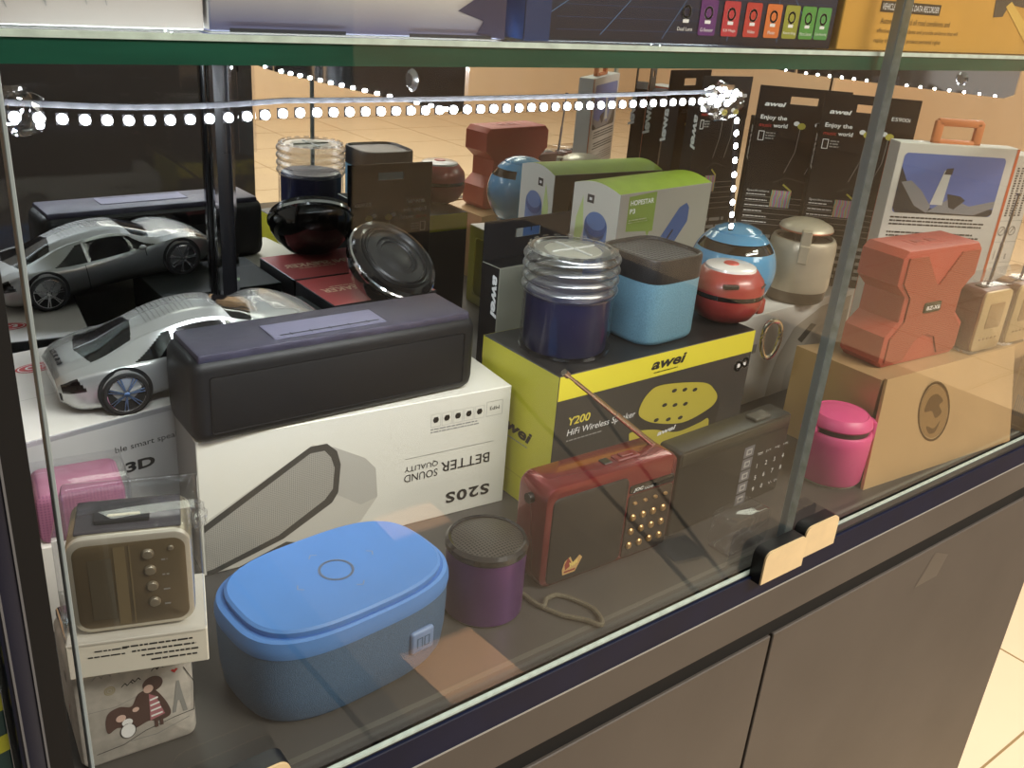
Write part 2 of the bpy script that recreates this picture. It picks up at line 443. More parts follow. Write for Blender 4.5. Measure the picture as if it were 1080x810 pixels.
for k in range(9):
    t = (k+.4)/9*4; i = int(t); p = Vector(hang[i]).lerp(Vector(hang[min(4, i+1)]), t-i); pts.append((p.x-.001, p.y-.0010, p.z))
for k in range(6): pts.append((.4505+.0032*k, yl-.001+.0012*(k % 2), .3622+.0028*((k*7) % 3-1)))
led0.location = pts[0]
bb_ = B(); bb_.ball((0, 0, 0), .0019, BEAD_BACK, (1, .6, 1), 10); led1 = bb_.build('led_bead', led, 0)
led1.location = pts[-15]
for k, p in enumerate(pts[1:]):
    if k+1 == len(pts)-15: continue
    c = (led0 if k+1 < len(pts)-15 or k+1 >= len(pts)-6 else led1).copy(); c.location = p; COL.objects.link(c)
def crumple(c, s_, name, parent, seed):
    rnd = random.Random(seed); bm = bmesh.new(); bmesh.ops.create_icosphere(bm, subdivisions=3, radius=1)
    for v in bm.verts:
        k = 1+rnd.uniform(-.22, .22); v.co = Vector((c[0]+v.co.x*s_[0]*k, c[1]+v.co.y*s_[1]*k, c[2]+v.co.z*s_[2]*k))
    b = B(); b.bm(bm, FILM); return b.build(name, parent, 0)
crumple((.4575, yl+.002, .3605), (.0165, .007, .0105), 'connector_wrap', led, 3)
crumple((.0745, yl+.002, .3622), (.008, .005, .0085), 'connector_wrap', led, 5)
for xx in (.1475, .155):
    b = B(); b.box(xx-.0065, yl-.0038, .345, xx+.0065, yl-.0034, .3796, FILM); b.build('sticky_tape', led)

# ------------------------------------------------------------------ big boxes on the glass shelf
ZS = .3911
m_pale = M('pale_pink_card', 'b3aaa7', .5, 0, .04, 20)
bx = carton('product_box', 'plain pale box with thin pen-like scribbles, leftmost on the glass shelf', 'box', (.0685, .0290, ZS), 0, .0775, .12, .10, [m_pale]*6)
b = B(); d = face(b, .0775, .12, .10, 'f')
for pts_ in ([(2, 40), (4, 14), (7, 6)], [(10, 34), (12, 20), (16, 12), (20, 8)], [(17, 40), (19, 22), (20, 7)], [(23, 33), (26, 36), (30, 24), (34, 8)], [(34, 36), (38, 24), (41, 8)], [(6, 9), (10, 11), (17, 9)]):
    d.line(INKGREY, pts_, .35)
b.build('printed_scribble', bx)
m_vio = M('violet_fade', '5a5878', .45); m_vio.node_tree.nodes['Principled BSDF']
def fade_mat(name, c0, c1, z0, z1, wobble=.3):
    m = M(name, c0, .4); nt = m.node_tree; N = nt.nodes; L = nt.links
    tc = N.new('ShaderNodeTexCoord'); sp = N.new('ShaderNodeSeparateXYZ'); L.new(tc.outputs['Object'], sp.inputs[0])
    nz = N.new('ShaderNodeTexNoise'); nz.inputs['Scale'].default_value = 14; L.new(tc.outputs['Object'], nz.inputs['Vector'])
    mr = N.new('ShaderNodeMapRange'); mr.inputs['From Min'].default_value = z0; mr.inputs['From Max'].default_value = z1
    L.new(sp.outputs['Z'], mr.inputs['Value'])
    ad = N.new('ShaderNodeMath'); ad.operation = 'MULTIPLY_ADD'; ad.inputs[1].default_value = wobble; L.new(nz.outputs['Fac'], ad.inputs[0]); L.new(mr.outputs[0], ad.inputs[2])
    sb = N.new('ShaderNodeMath'); sb.operation = 'SUBTRACT'; sb.inputs[1].default_value = wobble/2; L.new(ad.outputs[0], sb.inputs[0])
    r = N.new('ShaderNodeValToRGB'); r.color_ramp.elements[0].color = (*lin(c0), 1); r.color_ramp.elements[1].color = (*lin(c1), 1)
    L.new(sb.outputs[0], r.inputs[0]); L.new(r.outputs[0], N['Principled BSDF'].inputs['Base Color'])
    return m
m_art = fade_mat('cloudy_art_print', '55536f', 'b9b2ae', .002, .020, .55)
bx = carton('product_box', 'white box with violet cloudy print, left of the dark blue box on the shelf', 'box', (.1475, .0270, ZS), 0, .146, .12, .10, [m_art, m_pale, m_pale, m_art, m_pale, m_pale])
b = B(); d = face(b, .146, .12, .10, 'f'); m_nv = M('deep_violet', '2b2945', .45)
d.poly(m_nv, [(146, 0), (146, 40), (124, 40), (128, 28), (114, 24), (130, 19), (118, 12), (133, 8), (129, 2)])
b.build('printed_panel', bx)
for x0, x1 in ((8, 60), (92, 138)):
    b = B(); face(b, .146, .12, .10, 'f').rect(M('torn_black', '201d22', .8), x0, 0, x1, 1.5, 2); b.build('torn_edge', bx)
m_dkblue = fade_mat('night_blue_print', '0c1222', '182a48', .0, .05, .5)
m_sideblue = M('side_blue', '16305c', .4, 0, .15, 20)
bx = carton('product_box', 'dark blue box with a row of coloured icons, on the glass shelf', 'box', (.3040, .0250, ZS), 0, .2515, .13, .10, [m_dkblue, m_dkblue, m_sideblue, m_dkblue, m_dkblue, m_dkblue])
b = B(); d = face(b, .2515, .13, .10, 'f')
d.rect(m_sideblue, 0, 0, 16, 100, 1)
m_ray = M('pale_blue_ray', '5a86b8', .5)
for p in ([(16, 14), (70, 44)], [(50, 4), (90, 40)], [(96, 3), (128, 44)], [(150, 3), (156, 44)], [(196, 3), (190, 44)], [(232, 6), (205, 30)]): d.line(m_ray, p, .3, 2)
for k in range(6): d.line(M('dim_line', '25406b', .5) if k == 0 else MATS['dim_line'], [(20, 6+k*6), (248, 8+k*6)], .22, 1)
ic = ['2f3348', '5d2c6e', 'b5343e', 'b83a34', 'd27238', '93963a', '4f9344', '4f9350']
cap = ['Dual Lens', 'G-Sensor', '5.0 Mega', 'Video', 'Photo', 'Recording', 'Micro Sensor', 'Cycle Recording']
xs = [106, 124, 143.5, 163, 182, 199.5, 216, 231.5]
for k, (x, c, t) in enumerate(zip(xs, ic, cap)):
    mm = M('icon_'+'abcdefgh'[k], c, .45)
    if k: d.rrect(mm, x, 5.5, x+14.2, 24.5, 1.3, 3)
    d.text(INKWHITE, t, x+7, 7.6, min(12, 1.35*len(t)), 1.9, al='C', l=4)
    d.ring(INKWHITE, x+7, 17.5, 3.0, 1.2, 4); d.rect(INKWHITE, x+4.6, 11.8, x+9.4, 13.6, 4)
b.build('printed_panel', bx)
m_yel = M('amber_card', 'cb9a45', .45, 0, .04, 25)
bx = carton('product_box', 'amber yellow dashboard recorder box, rightmost on the glass shelf', 'box', (.560, .0230, ZS), 0, .30, .13, .10, [m_yel]*6)
b = B(); d = face(b, .30, .13, .10, 'f')
d.rect(M('band_brown', '3d3322', .5), 40, 24.5, 114, 31.5, 1); d.text(INKWHITE, 'VEHICLE TRAVELING DATA RECORDER', 42, 26.0, 70, 4.0, shear=.15)
m_br = M('brown_ink', '6b5527', .6)
for t, x, y, w in (('Automatic record all road conditions and', 43, 17.3, 88), ('effective record accidents and provide evidence that will', 41, 10.8, 104), ('replay the truth and protect personal rights', 40, 4.6, 84)): d.text(m_br, t, x, y, w, 3.7)
d.poly(M('device_dark', '4a443a', .5), [(186, 46), (190, 26), (204, 27), (210, 36), (300, 30), (300, 60), (186, 60)], 1)
d.poly(MATS['device_dark'], [(256, 0), (262, 22), (280, 26), (280, 0)], 1)
d.poly(M('yellow_handle', 'd8b25a', .45), [(205, 34), (212, 38), (262, 14), (256, 6)], 2)
b.build('printed_panel', bx)

# ------------------------------------------------------------------ white speaker box with printing upside down
m_s20 = M('cream_card', 'cfcbbf', .45, 0, .02, 12)
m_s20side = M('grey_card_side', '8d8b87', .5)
w, dp, h = .256, .100, .110
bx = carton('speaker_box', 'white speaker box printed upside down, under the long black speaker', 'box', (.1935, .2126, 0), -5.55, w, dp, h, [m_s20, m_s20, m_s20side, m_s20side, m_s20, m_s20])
b = B(); d = face(b, w, dp, h, 'f')
m_pg = M('print_grey', 'a7a39a', .5); m_pd = M('print_dark', '3c3a36', .5); m_pl = M('print_light', 'b6b1a6', .5)
m_pdots = mesh_grille('print_dots', '99958c', '77736b', 700)
d.poly(m_pl, [(2, 45), (84, 91), (100, 86), (126, 71), (135, 60), (137, 34), (123, 15), (84, 3), (62, 1), (2, 1)], 1)
d.poly(m_pg, [(100, 86), (126, 71), (135, 60), (137, 34), (123, 30), (103, 44)], 2)
d.poly(m_pd, [(2, 43), (82, 90), (95, 90), (103, 82), (106, 70), (104, 46), (99, 38), (60, 16), (10, 1), (2, 1)], 3)
d.poly(m_pdots, [(2, 37), (82, 84.5), (93, 84.5), (98, 78), (101, 68), (99.5, 50), (93, 42), (56, 20), (8, 5), (2, 4)], 4)
d.poly(m_pd, [(24, .5), (62, 13), (86, 5), (70, .5)], 5)
d.text(INK, 'BETTER', 239, 52, 46, 9.0, rot=180, bold=.004)
d.text(INK, 'SOUND', 190, 47.5, 30, 6.8, rot=180); d.text(INK, 'QUALITY', 190, 55.6, 30, 5.6, rot=180)
d.rect(INKGREY, 160, 61.8, 242, 62.2, 2)
d.text(INK, 'S20S', 241, 22, 42, 10.5, rot=180, bold=.03, spacing=1.15)
for k in range(5):
    x = 182+k*10; d.line(INKGREY, [(x, 86), (x+8.6, 86), (x+8.6, 97), (x, 97)], .2, 1, True)
    [d.disc(INK, x+4.3, 92, 2.4, 1.6, 2), d.ring(INK, x+4.3, 92, 2.0, .9, 2), d.rect(INK, x+2.6, 89.6, x+6, 94.4, 2), d.disc(INK, x+4.3, 92, 2.5, None, 2), d.poly(INK, [(x+3, 89.5), (x+5, 89.5), (x+6.4, 94.5), (x+3.4, 93)], 2)][0]
d.line(INKGREY, [(233, 86), (248, 86), (248, 99), (233, 99)], .3, 1, True); d.text(INK, 'MP3', 245, 94.5, 9, 3.2, rot=180)
d.lines(INKGREY, 182, 80, 231, 85, 2, .8)
b.build('printed_panel', bx)

# long black speaker
sp = thing('long_speaker', 'long black box speaker with a pale touch panel, lying on the white speaker box', 'speaker', (.1905, .2035, .1105), -1.5)
m_bb = M('satin_black', '101012', .5, 0, .06, 120, spec=.3)
m_bl = M('brushed_black_top', '403d4c', .38, .35, .22, 60, .25, 260, stretch=(1, 14, 1))
w, dp, h = .226, .0585, .066
def rsec(x, ins, z0, z1, y0, y1, r, top=.0):
    pts = []
    for cy, cz, a0 in ((y1-r, z0+r, -90), (y1-r, z1-r, 0), (y0+r, z1-r, 90), (y0+r, z0+r, 180)):
        for k in range(7):
            a = R(a0+15*k); pts.append((x, cy+r*math.cos(a), cz+r*math.sin(a)))
    return pts
b = B(); rings = []
for x, ins in ((0, .007), (.0015, .0035), (.004, .0012), (.0085, 0), (w-.0085, 0), (w-.004, .0012), (w-.0015, .0035), (w, .007)):
    rings.append(rsec(x, ins, ins, h-.004-ins, ins, dp-ins, .009))
b.loft(rings, m_bb); b.build('body', sp)
b = B(); b.box(.006, .003, h-.008, w-.006, dp-.003, h-.0005, m_bl, .0022, 2); b.build('top_plate', sp)
b = B(); b.box(.062, .010, h-.001, .150, .038, h+.0001, M('lavender_panel', '7d7b93', .3, .3, .1, 60, stretch=(1, 14, 1)), .0003, 1); tp = b.build('touch_panel', sp); tp['label'] = 'pale lavender touch panel'
b = B(); d = D(b, (0, 0, h+.0001), (1, 0, 0), (0, 1, 0)); d.rect(INK, 68, 13.5, 146, 15.2, 1)
for k in range(5): d.rect(INK, 76+k*15, 12, 76.7+k*15, 17, 1)
d.line(INK, [(62, 10), (150, 10), (150, 38), (62, 38)], .35, 1, True)
b.build('button_slot', tp)
b = B(); b.box(.012, -.0006, .008, w-.012, .001, h-.016, M('black_grille', '0c0c0e', .6, spec=.25), .002, 2); b.build('front_grille', sp)
b = B(); b.box(.05, dp-.0002, .042, .176, dp+.0008, .057, BLACKGLOSS, .0008, 1)
b.box(.075, dp, .047, .083, dp+.0012, .052, DARKHOLE); b.box(.105, dp, .047, .118, dp+.0014, .0525, STEEL); b.build('port_panel', sp)

# ------------------------------------------------------------------ blue oval speaker at the front
m_blue = M('sky_blue_silicone', '4f80c2', .5, 0, .03, 30)
m_bluegr = M('blue_grille', '44607f', .6, 0, .22, 1500, .3, 1500)
k5 = thing('oval_speaker', 'large bright blue oval speaker with a ring on top, at the very front', 'speaker', (.2335, .0845, 0), 4.5)
W, DP = .147, .094
b = B(); b.loft([supell(W*s_, DP*s_, 3., z=z) for s_, z in ((.86, 0), (.93, .002), (.965, .006), (.99, .02), (1., .04), (1., .052))], m_bluegr, True, True); b.build('grille', k5)
b = B(); b.loft([supell(W*s_, DP*s_, 3., z=z) for s_, z in ((1.006, .0515), (1.012, .054), (1.008, .058), (.99, .0625), (.955, .0635), (.93, .0628))], m_blue); b.build('rim', k5)
b = B(); b.loft([supell(W*s_, DP*s_, 3., z=z) for s_, z in ((.915, .062), (.925, .0650), (.925, .0668), (.90, .0682), (.6, .0685), (.01, .0686))], m_blue, True, True); cap_ = b.build('top_cap', k5)
b = B(); d = D(b, (0, 0, .0686), (1, 0, 0), (0, 1, 0)); m_pr = M('grey_blue_print', '7d8ca6', .5)
d.ring(m_pr, 0, 0, 10.5, 1.6, 1)
for a in range(4):
    c, s_ = math.cos(R(90*a+10)), math.sin(R(90*a+10))
    q = [(25*c*1.15-(dx*c-dy*s_), 25*s_*.86-(dx*s_+dy*c)) for dx, dy in ((1, -3), (-1.5, 0), (1, 3))]
    d.line(m_pr, q, .7, 1)
b.build('printed_controls', cap_)
b = B((.034, -DP/2*1.0, .028)); b.box(-.009, -.0016, -.0085, .009, .003, .0085, M('badge_blue', '6f86ad', .4), .0022, 3)
d = D(b, (0, -.0016, 0), (1, 0, 0), (0, 0, 1)); d.line(m_bluegr, [(-4.5, -3.5), (-4.5, 3.5), (-1, 3.5), (-1, -3.5)], .8, 1); d.line(m_bluegr, [(1, -3.5), (4.5, -3.5), (4.5, 3.5), (1, 3.5)], .8, 1, True)
b.build('badge', k5)

# ------------------------------------------------------------------ purple can speaker with cord
pu = thing('can_speaker', 'dark purple can speaker with a mesh top and loop cord, left of the red radio', 'speaker', (.3485, .0790, 0))
m_pur = M('metallic_purple', '5c3070', .3, .5, .08, 40)
b = B(); b.lathe([(0, 0), (.0265, 0), (.0285, .002), (.0285, .052)], m_pur, 56); b.build('body', pu)
b = B(); b.lathe([(.0285, .051), (.0296, .0525), (.0296, .0565), (.0275, .0590), (.0255, .0582)], M('smoke_ring', '2b2a2b', .15, .3, spec=.7), 56); b.build('top_ring', pu)
b = B(); b.lathe([(.0260, .0575), (.018, .0592), (0, .0602)], mesh_grille('dark_mesh', '4a4540', '1c1a18', 420, .4, .3, 'xy'), 56); b.build('mesh_top', pu)
cord = [(.379, .074), (.3815, .052), (.386, .053), (.391, .057), (.402, .056), (.410, .042), (.413, .030), (.410, .0185), (.404, .0125), (.399, .023), (.390, .034), (.3845, .046), (.3822, .052)]
b = B(); px_, py_ = .3485, .0790
dense = []
for i in range(len(cord)-1):
    for k in range(5):
        t = k/5; p0 = cord[max(0, i-1)]; p1 = cord[i]; p2 = cord[i+1]; p3 = cord[min(len(cord)-1, i+2)]
        f_ = lambda j: .5*(2*p1[j]+(p2[j]-p0[j])*t+(2*p0[j]-5*p1[j]+4*p2[j]-p3[j])*t*t+(3*p1[j]-p0[j]-3*p2[j]+p3[j])*t**3)
        dense.append((f_(0)-px_, f_(1)-py_, .0021+.0006*math.sin(i)))
b.tube(dense, .0019, M('olive_cord', '5d5646', .8, 0, .3, 900), 8); b.build('loop_cord', pu)

# ------------------------------------------------------------------ red radio
ra = thing('portable_radio', 'red and black portable radio with its thin aerial raised, at the front in the middle', 'radio', (.392, .0685, 0), -2)
m_rred = M('metallic_red', '742326', .25, .45, .06, 50, coat=.4)
m_rgr = mesh_grille('radio_grille', '2e2a26', '151310', 760, .5)
w, dp, h = .132, .036, .087
def rrect_pts(x0, z0, x1, z1, r, n=6):
    p = []
    for cx, cz, a0 in ((x1-r, z0+r, -90), (x1-r, z1-r, 0), (x0+r, z1-r, 90), (x0+r, z0+r, 180)):
        for k in range(n+1): a = R(a0+90*k/n); p.append((cx+r*math.cos(a), cz+r*math.sin(a)))
    return p
def slab(b, x0, z0, x1, z1, y0, y1, r, m, bev=.002, cap=None):
    """upright rounded slab facing -y, with a soft front edge"""
    rings = []
    for e, y in ((bev, y0), (bev*.3, y0+bev*.35), (0, y0+bev), (0, y1-bev), (bev*.3, y1-bev*.35), (bev, y1)):
        rings.append([(x, y, z) for x, z in rrect_pts(x0+e, z0+e, x1-e, z1-e, max(r-e, .0003))])
    b.loft(rings, m)
b = B(); slab(b, 0, 0, w, h, 0, dp, .011, m_rred, .004); b.build('case', ra)
b = B(); slab(b, .006, .004, .079, h-.009, -.0012, .002, .006, m_rgr, .001); b.build('speaker_grille', ra)
b = B(); slab(b, .081, .004, .128, .0605, -.0012, .002, .003, M('radio_panel', '3a3029', .3, .2), .001); pn = b.build('control_panel', ra)
b = B(); slab(b, .081, .062, .128, .069, -.0012, .002, .002, BLACKGLOSS, .0006); D(b, (.0, -.0013, 0), (1, 0, 0), (0, 0, 1)).text(INKWHITE, 'JOC', 84, 63.4, 10, 3.6, bold=.03, shear=.2).text(INKWHITE, 'RADIO', 95.5, 63.4, 9, 2.0); b.build('brand_strip', ra)
bt = B(); bt.lathe([(0, .0022), (.0022, .0020), (.0031, .001), (.0031, 0)], M('bronze_button', 'b08a5a', .3, .6), 18)
bt = bt.build('button', ra); bt.rotation_euler.x = R(90)
first = True
for r_ in range(4):
    for c_ in range(4):
        o = bt if first else bt.copy()
        if not first: COL.objects.link(o)
        first = False
        o.location = (.087+c_*.0108, -.0010, .053-r_*.0128 if r_ else .0535); o.scale = (1, 1, 1) if r_ else (.7, .45, 1)
b = B(); d = D(b, (0, -.0013, 0), (1, 0, 0), (0, 0, 1))
d.poly(M('sticker_tan', 'c9a26a', .5), [(21, 9), (33, 9), (39, 20), (36, 23), (30, 18), (27, 24), (22, 21), (20, 14)], 1)
d.poly(M('sticker_red', '8d3a30', .5), [(22, 18), (25, 24), (28, 19), (27, 15), (23, 13)], 2); d.text(M('sticker_yellow', 'e8d27a', .5), 'New', 28, 14, 8, 5, rot=20, l=3, bold=.03); d.rect(MATS['sticker_red'], 22, 10.5, 33, 12.2, 2)
b.build('sticker', ra)
b = B(); b.box(.075, .010, h-.0005, .098, .020, h+.0012, M('switch_bed', '6e2325', .4), .0008, 1); b.box(.080, .012, h+.0005, .092, .018, h+.0028, MATS['switch_bed'], .0006, 1); b.box(.062, .011, h-.0005, .070, .019, h+.0010, BLACK, .0004, 1); b.build('top_switch', ra)
b = B(); b.lathe([(0, -.003), (.004, -.003), (.004, .003), (0, .003)], BLACK, 16, Matrix.Translation((-.001, .018, h-.014)) @ Matrix.Rotation(R(90), 4, 'Y')); b.build('side_knob', ra)
b = B(); a0 = Vector((.121, .021, h-.001)); a1 = Vector((.0215, .022, .1665)); dr = a1-a0
p = [a0, a0+dr*.12, a0+dr*.45, a0+dr*.451, a0+dr*.7, a0+dr*.701, a0+dr*.88, a0+dr*.881, a0+dr*.96, a0+dr*.961, a1]
b.tube(p, [.0027, .0024, .0024, .0019, .0019, .0015, .0015, .0012, .0012, .0026, .0026], M('copper_steel', 'b9aaa2', .2, 1.), 12); b.build('aerial', ra)

# second radio: black with number keys
r2 = thing('portable_radio', 'flat black radio with white number keys, standing right of the red radio', 'radio', (.533, .0705, 0), 2)
m_r2 = M('olive_black', '24221c', .4, 0, .08, 40)
w, dp, h = .150, .024, .0795
b = B(); slab(b, 0, 0, w, h, 0, dp, .004, m_r2, .0015); b.build('case', r2)
b = B(); slab(b, .002, .066, .148, .0775, -.0008, .004, .002, M('olive_band', '3a372c', .35), .0006); b.build('top_band', r2)
b = B(); b.box(.102, .004, h-.0005, .124, .016, h+.003, M('clear_key', '55524a', .2), .0008, 1); b.build('top_key', r2)
b = B(); d = D(b, (0, -.0001, 0), (1, 0, 0), (0, 0, 1))
m_ic = M('sticker_grey', '6c6b70', .5)
for k in range(5):
    y = 50-k*12; d.rect(m_ic, 87-k*.0, y, 101, y+10.5, 1); d.rect(M('sticker_pale', 'a6a4a2', .5) if k == 0 else MATS['sticker_pale'], 90, y+2, 98, y+8, 2); d.rect(m_ic, 92, y+3.5, 96.5, y+6.5, 3)
for k, t in enumerate(('TIM', '|<<', '>||', '>>|')): d.text(INKWHITE, t, 108+k*12.5, 47, 7, 2.6, al='L', l=1)
for r_, row in enumerate(('1234', '5678', '90')):
    for c_, t in enumerate(row): d.text(INKWHITE, t, 110+c_*12.5, 34-r_*12, None, 4.4, l=1)
d.text(INKWHITE, 'V-', 134, 10, 6, 3, l=1); d.text(INKWHITE, 'V+', 146, 10, 6, 3, l=1) if False else d.text(INKWHITE, 'V+', 142.4, 10, 5.5, 3, l=1)
b.build('printed_keys', r2)

# empty clear case beside the door pulls
cc = thing('clear_case', 'small empty clear plastic case, behind the left-hand of the two door pulls', 'plastic case', (.5535, .022, 0), 2)
b = B(); slab(b, 0, 0, .050, .034, 0, .024, .008, FILM, .002); b.build('shell', cc)
b = B(); b.box(.0008, .0016, .0, .0492, .0224, .002, FILMTHICK, .0004, 1); b.build('base_tray', cc)

# ------------------------------------------------------------------ yellow and black speaker box
m_ybl = M('lime_yellow_card', 'c6bf3a', .45, 0, .03, 20); m_ybk = M('graphite_card', '3a3834', .5, 0, .06, 12)
m_ytop = M('black_card_top', '1c1b1a', .4)
w, dp, h = .240, .103, .1326
bx = carton('speaker_box', 'yellow and black speaker box carrying the can and cube speakers', 'box', (.4595, .143, 0), 0, w, dp, h, [m_ybk, m_ybk, m_ybl, m_ybl, m_ytop, m_ybk])
b = B(); d = face(b, w, dp, h, 'f')
d.rect(M('bright_yellow', 'dfd23c', .45), .3, 111, 239.7, 132.3, 1)
d.text(INK, 'awei', 104, 118, 43, 9.5, bold=.035, shear=.25, l=2)
d.lines(INKGREY, 108, 113.6, 142, 116, 1)
m_yt = M('lemon_ink', 'd8c850', .5)
d.text(m_yt, 'Y200', 14, 86.5, 24, 7.4, bold=.02, shear=.15); d.text(INKWHITE, 'HiFi Wireless Speaker', 14, 75.2, 78, 7.6, shear=.15); d.lines(INKGREY, 14, 71, 60, 73.6, 1)
m_sy = M('speaker_print_yellow', 'b9aa3f', .5); m_sd = M('speaker_print_dark', '2c2a25', .5)
d.spoly(m_sd, [(88, 60), (92, 76), (96, 88), (104, 97), (122, 102), (176, 92), (196, 80), (205, 64), (203, 44), (195, 26), (170, 18), (120, 24), (96, 38)], 2)
d.spoly(m_sy, [(96, 83), (104, 96), (122, 101), (176, 92), (195, 80), (200, 70), (190, 62), (157, 56), (120, 64), (100, 74)], 3)
d.spoly(m_sy, [(88, 58), (92, 62), (118, 58), (150, 48), (180, 50), (192, 52), (194, 40), (188, 28), (165, 19), (122, 24), (97, 38)], 3)
for x, y in ((138, 92), (152, 90), (166, 87), (128, 80), (142, 77), (156, 75), (120, 67), (136, 64), (152, 62)): d.disc(m_sd, x, y, 3.2, 1.8, 4)
d.text(INKWHITE, 'awei', 124, 50, 24, 4.6, bold=.03, shear=.25, rot=4, l=5)
d.ring(INKWHITE, 223, 99, 4.2, 2.6, 2); d.ring(INKWHITE, 233, 101, 4.2, 2.6, 2); d.rect(INKWHITE, 222, 97.5, 234, 101.5, 2)
b.build('printed_panel', bx)
b = B(); d = face(b, w, dp, h, 'l'); d.text(INK, 'awei', 30, 62, 46, 11, bold=.035, shear=.25, rot=-4); d.lines(INKGREY, 32, 54, 76, 56.5, 1); d.rect(M('fold_shade_print', 'a79f34', .5), 2, 24, 101, 24.6, 1)
b.build('printed_side', bx)
b = B(); d = face(b, w, dp, h, 'b'); d.rect(MATS['bright_yellow'], .3, 111, 239.7, 132.3, 1); d.text(INK, 'awei', 104, 118, 43, 9.5, bold=.035, shear=.25, l=2); b.build('printed_back', bx)

# can speaker in ribbed clear tub
ZY = .1329
tub = thing('can_speaker', 'navy can speaker in a clear tub with ribbed lid, on the yellow box', 'speaker', (.5055, .1935, ZY))
m_nvy = M('navy_plastic', '191b3a', .35, 0, .05, 40)
b = B(); b.lathe([(0, .002), (.0345, .002), (.0355, .004), (.0355, .050), (.033, .053), (0, .0535)], m_nvy, 56); b.build('body', tub)
b = B(); b.lathe([(.0375, .0), (.0385, .001), (.0378, .0495)], clear('tub_film', (.97, .97, .99), .05, .05, 1.), 56); b.lathe([(0, .0008), (.0375, 0)], FILM, 56); b.build('clear_tub', tub)
m_lid = clear('ribbed_film', (.86, .86, .87), .10, .28, 1.8)
prof = [(.0378, .049)]
for k in range(4):
    z = .0505+k*.0085
    for a in range(9):
        t = PI*a/8; prof.append((.0378+.0026*math.sin(t), z+.0079*a/8))
prof += [(.0375, .0855), (.0325, .0865), (.031, .0850), (.024, .0850)]
b = B(); b.lathe(prof, m_lid, 64); b.build('ribbed_lid', tub)
m_frost = M('frosted_disc', '918e80', .35)
b = B(); b.lathe([(.0245, .0838), (.0235, .0850), (0, .0850)], m_frost, 48); b.box(-.0225, -.0009, .0848, .0225, .0009, .0864, M('rib_white', 'aeaca2', .3), .0004, 1); b.box(-.0009, -.0225, .0848, .0009, .0225, .0864, MATS['rib_white'], .0004, 1); b.build('lid_disc', tub)
b = B()
for k in range(20):
    a = 2*PI*k/20; b.box(-.003, -.0012, -.0008, .003, .0012, .0008, FILMTHICK, .0004, 1, Matrix.Translation((.0362*math.cos(a), .0362*math.sin(a), .0868)) @ Matrix.Rotation(a+PI/2, 4, 'Z'))
b.build('lid_scallop', tub)
b = B()
for k in range(10):
    a = 2*PI*(k+.3)/10; b.box(-.006, -.0006, .001, .006, .0006, .0035, FILMTHICK, .0003, 1, Matrix.Translation((.0388*math.cos(a), .0388*math.sin(a), 0)) @ Matrix.Rotation(a+PI/2, 4, 'Z'))
b.build('base_tab', tub)

# light blue cube speaker
cu = thing('cube_speaker', 'light blue cube speaker with a black mesh top, beside the ribbed clear tub', 'speaker', (.5985, .1915, ZY), 3)
m_lb = M('speckled_light_blue', '648c9f', .55, 0, .18, 900, .3, 900)
W = .0715
b = B(); b.loft([supell(W*s_, W*s_, 4.2, z=z) for s_, z in ((.93, 0), (.98, .002), (1, .005), (1, .056))], m_lb); b.build('body', cu)
m_ribk = M('ribbed_black', '1b1b1d', .4, 0, 0, 40, .4, 500, stretch=(3, 3, .05))
b = B(); b.loft([supell(W*s_, W*s_, 4.2, z=z) for s_, z in ((1.003, .056), (1.003, .0745), (.985, .0768), (.93, .0772), (.90, .0752), (.89, .0745))], m_ribk, True, False); b.build('collar', cu)
b = B(); b.loft([supell(W*s_, W*s_, 4.2, z=z) for s_, z in ((.892, .0744), (.6, .0752), (.01, .0756))], mesh_grille('black_mesh_top', '6b6c70', '0a0a0b', 235, .35, .4, 'xy', .36), False, True); b.build('mesh_top', cu)

# red round speaker with carabiner
rb = thing('ball_speaker', 'red round speaker with a white top button and a carabiner, on the yellow box corner', 'speaker', (.696, .1815, ZY))
m_rb = M('coral_red', '98302c', .35, 0, .04, 30, coat=.3)
b = B(); b.lathe([(0, 0), (.018, 0), (.026, .004), (.0325, .014), (.0345, .022), (.0345, .0255)], m_rb, 48); b.build('lower_shell', rb)
b = B(); b.lathe([(.0335, .0250), (.0335, .0305)], BLACKGLOSS, 48); b.build('waist_slot', rb)
b = B(); b.lathe([(.0345, .0300), (.0340, .036), (.0325, .041), (.0255, .0495), (.0240, .0500)], m_rb, 48); b.build('upper_shell', rb)
b = B(); b.lathe([(.0243, .0495), (.0235, .0520), (.020, .0532), (0, .0540)], M('white_gloss', 'e6e2de', .2, coat=.5), 40); b.build('top_button', rb)
b = B(); b.lathe([(.0075, .0536), (.0065, .0548), (0, .0552)], M('button_red', 'b8493f', .3), 24); b.build('power_dot', rb)
b = B(); b.box(-.017, -.0345, .0385, -.002, -.030, .0425, BLACK, .0008, 1, Matrix.Rotation(R(-30), 4, 'Z')); b.build('port_cover', rb)
b = B(); b.box(-.006, -.034, .0365, .008, -.028, .039, BLACK, .0008, 1, Matrix.Rotation(R(25), 4, 'Z')); b.build('port_cover', rb)
b = B(); b.box(.027, -.020, .004, .038, -.010, .020, m_rb, .003, 2); b.build('lanyard_lug', rb)
b = B(); cpath = []
for k in range(28):
    a = 2*PI*k/28; cpath.append((.0225+(.0085+.002*math.sin(a))*math.copysign(abs(math.cos(a))**.75, math.cos(a)), -.0435-.0035*math.cos(a), -.0115+.0185*math.sin(a)))
b.tube(cpath, .0025, M('nickel', 'c7bda8', .25, 1.), 10, True); b.build('carabiner', rb)

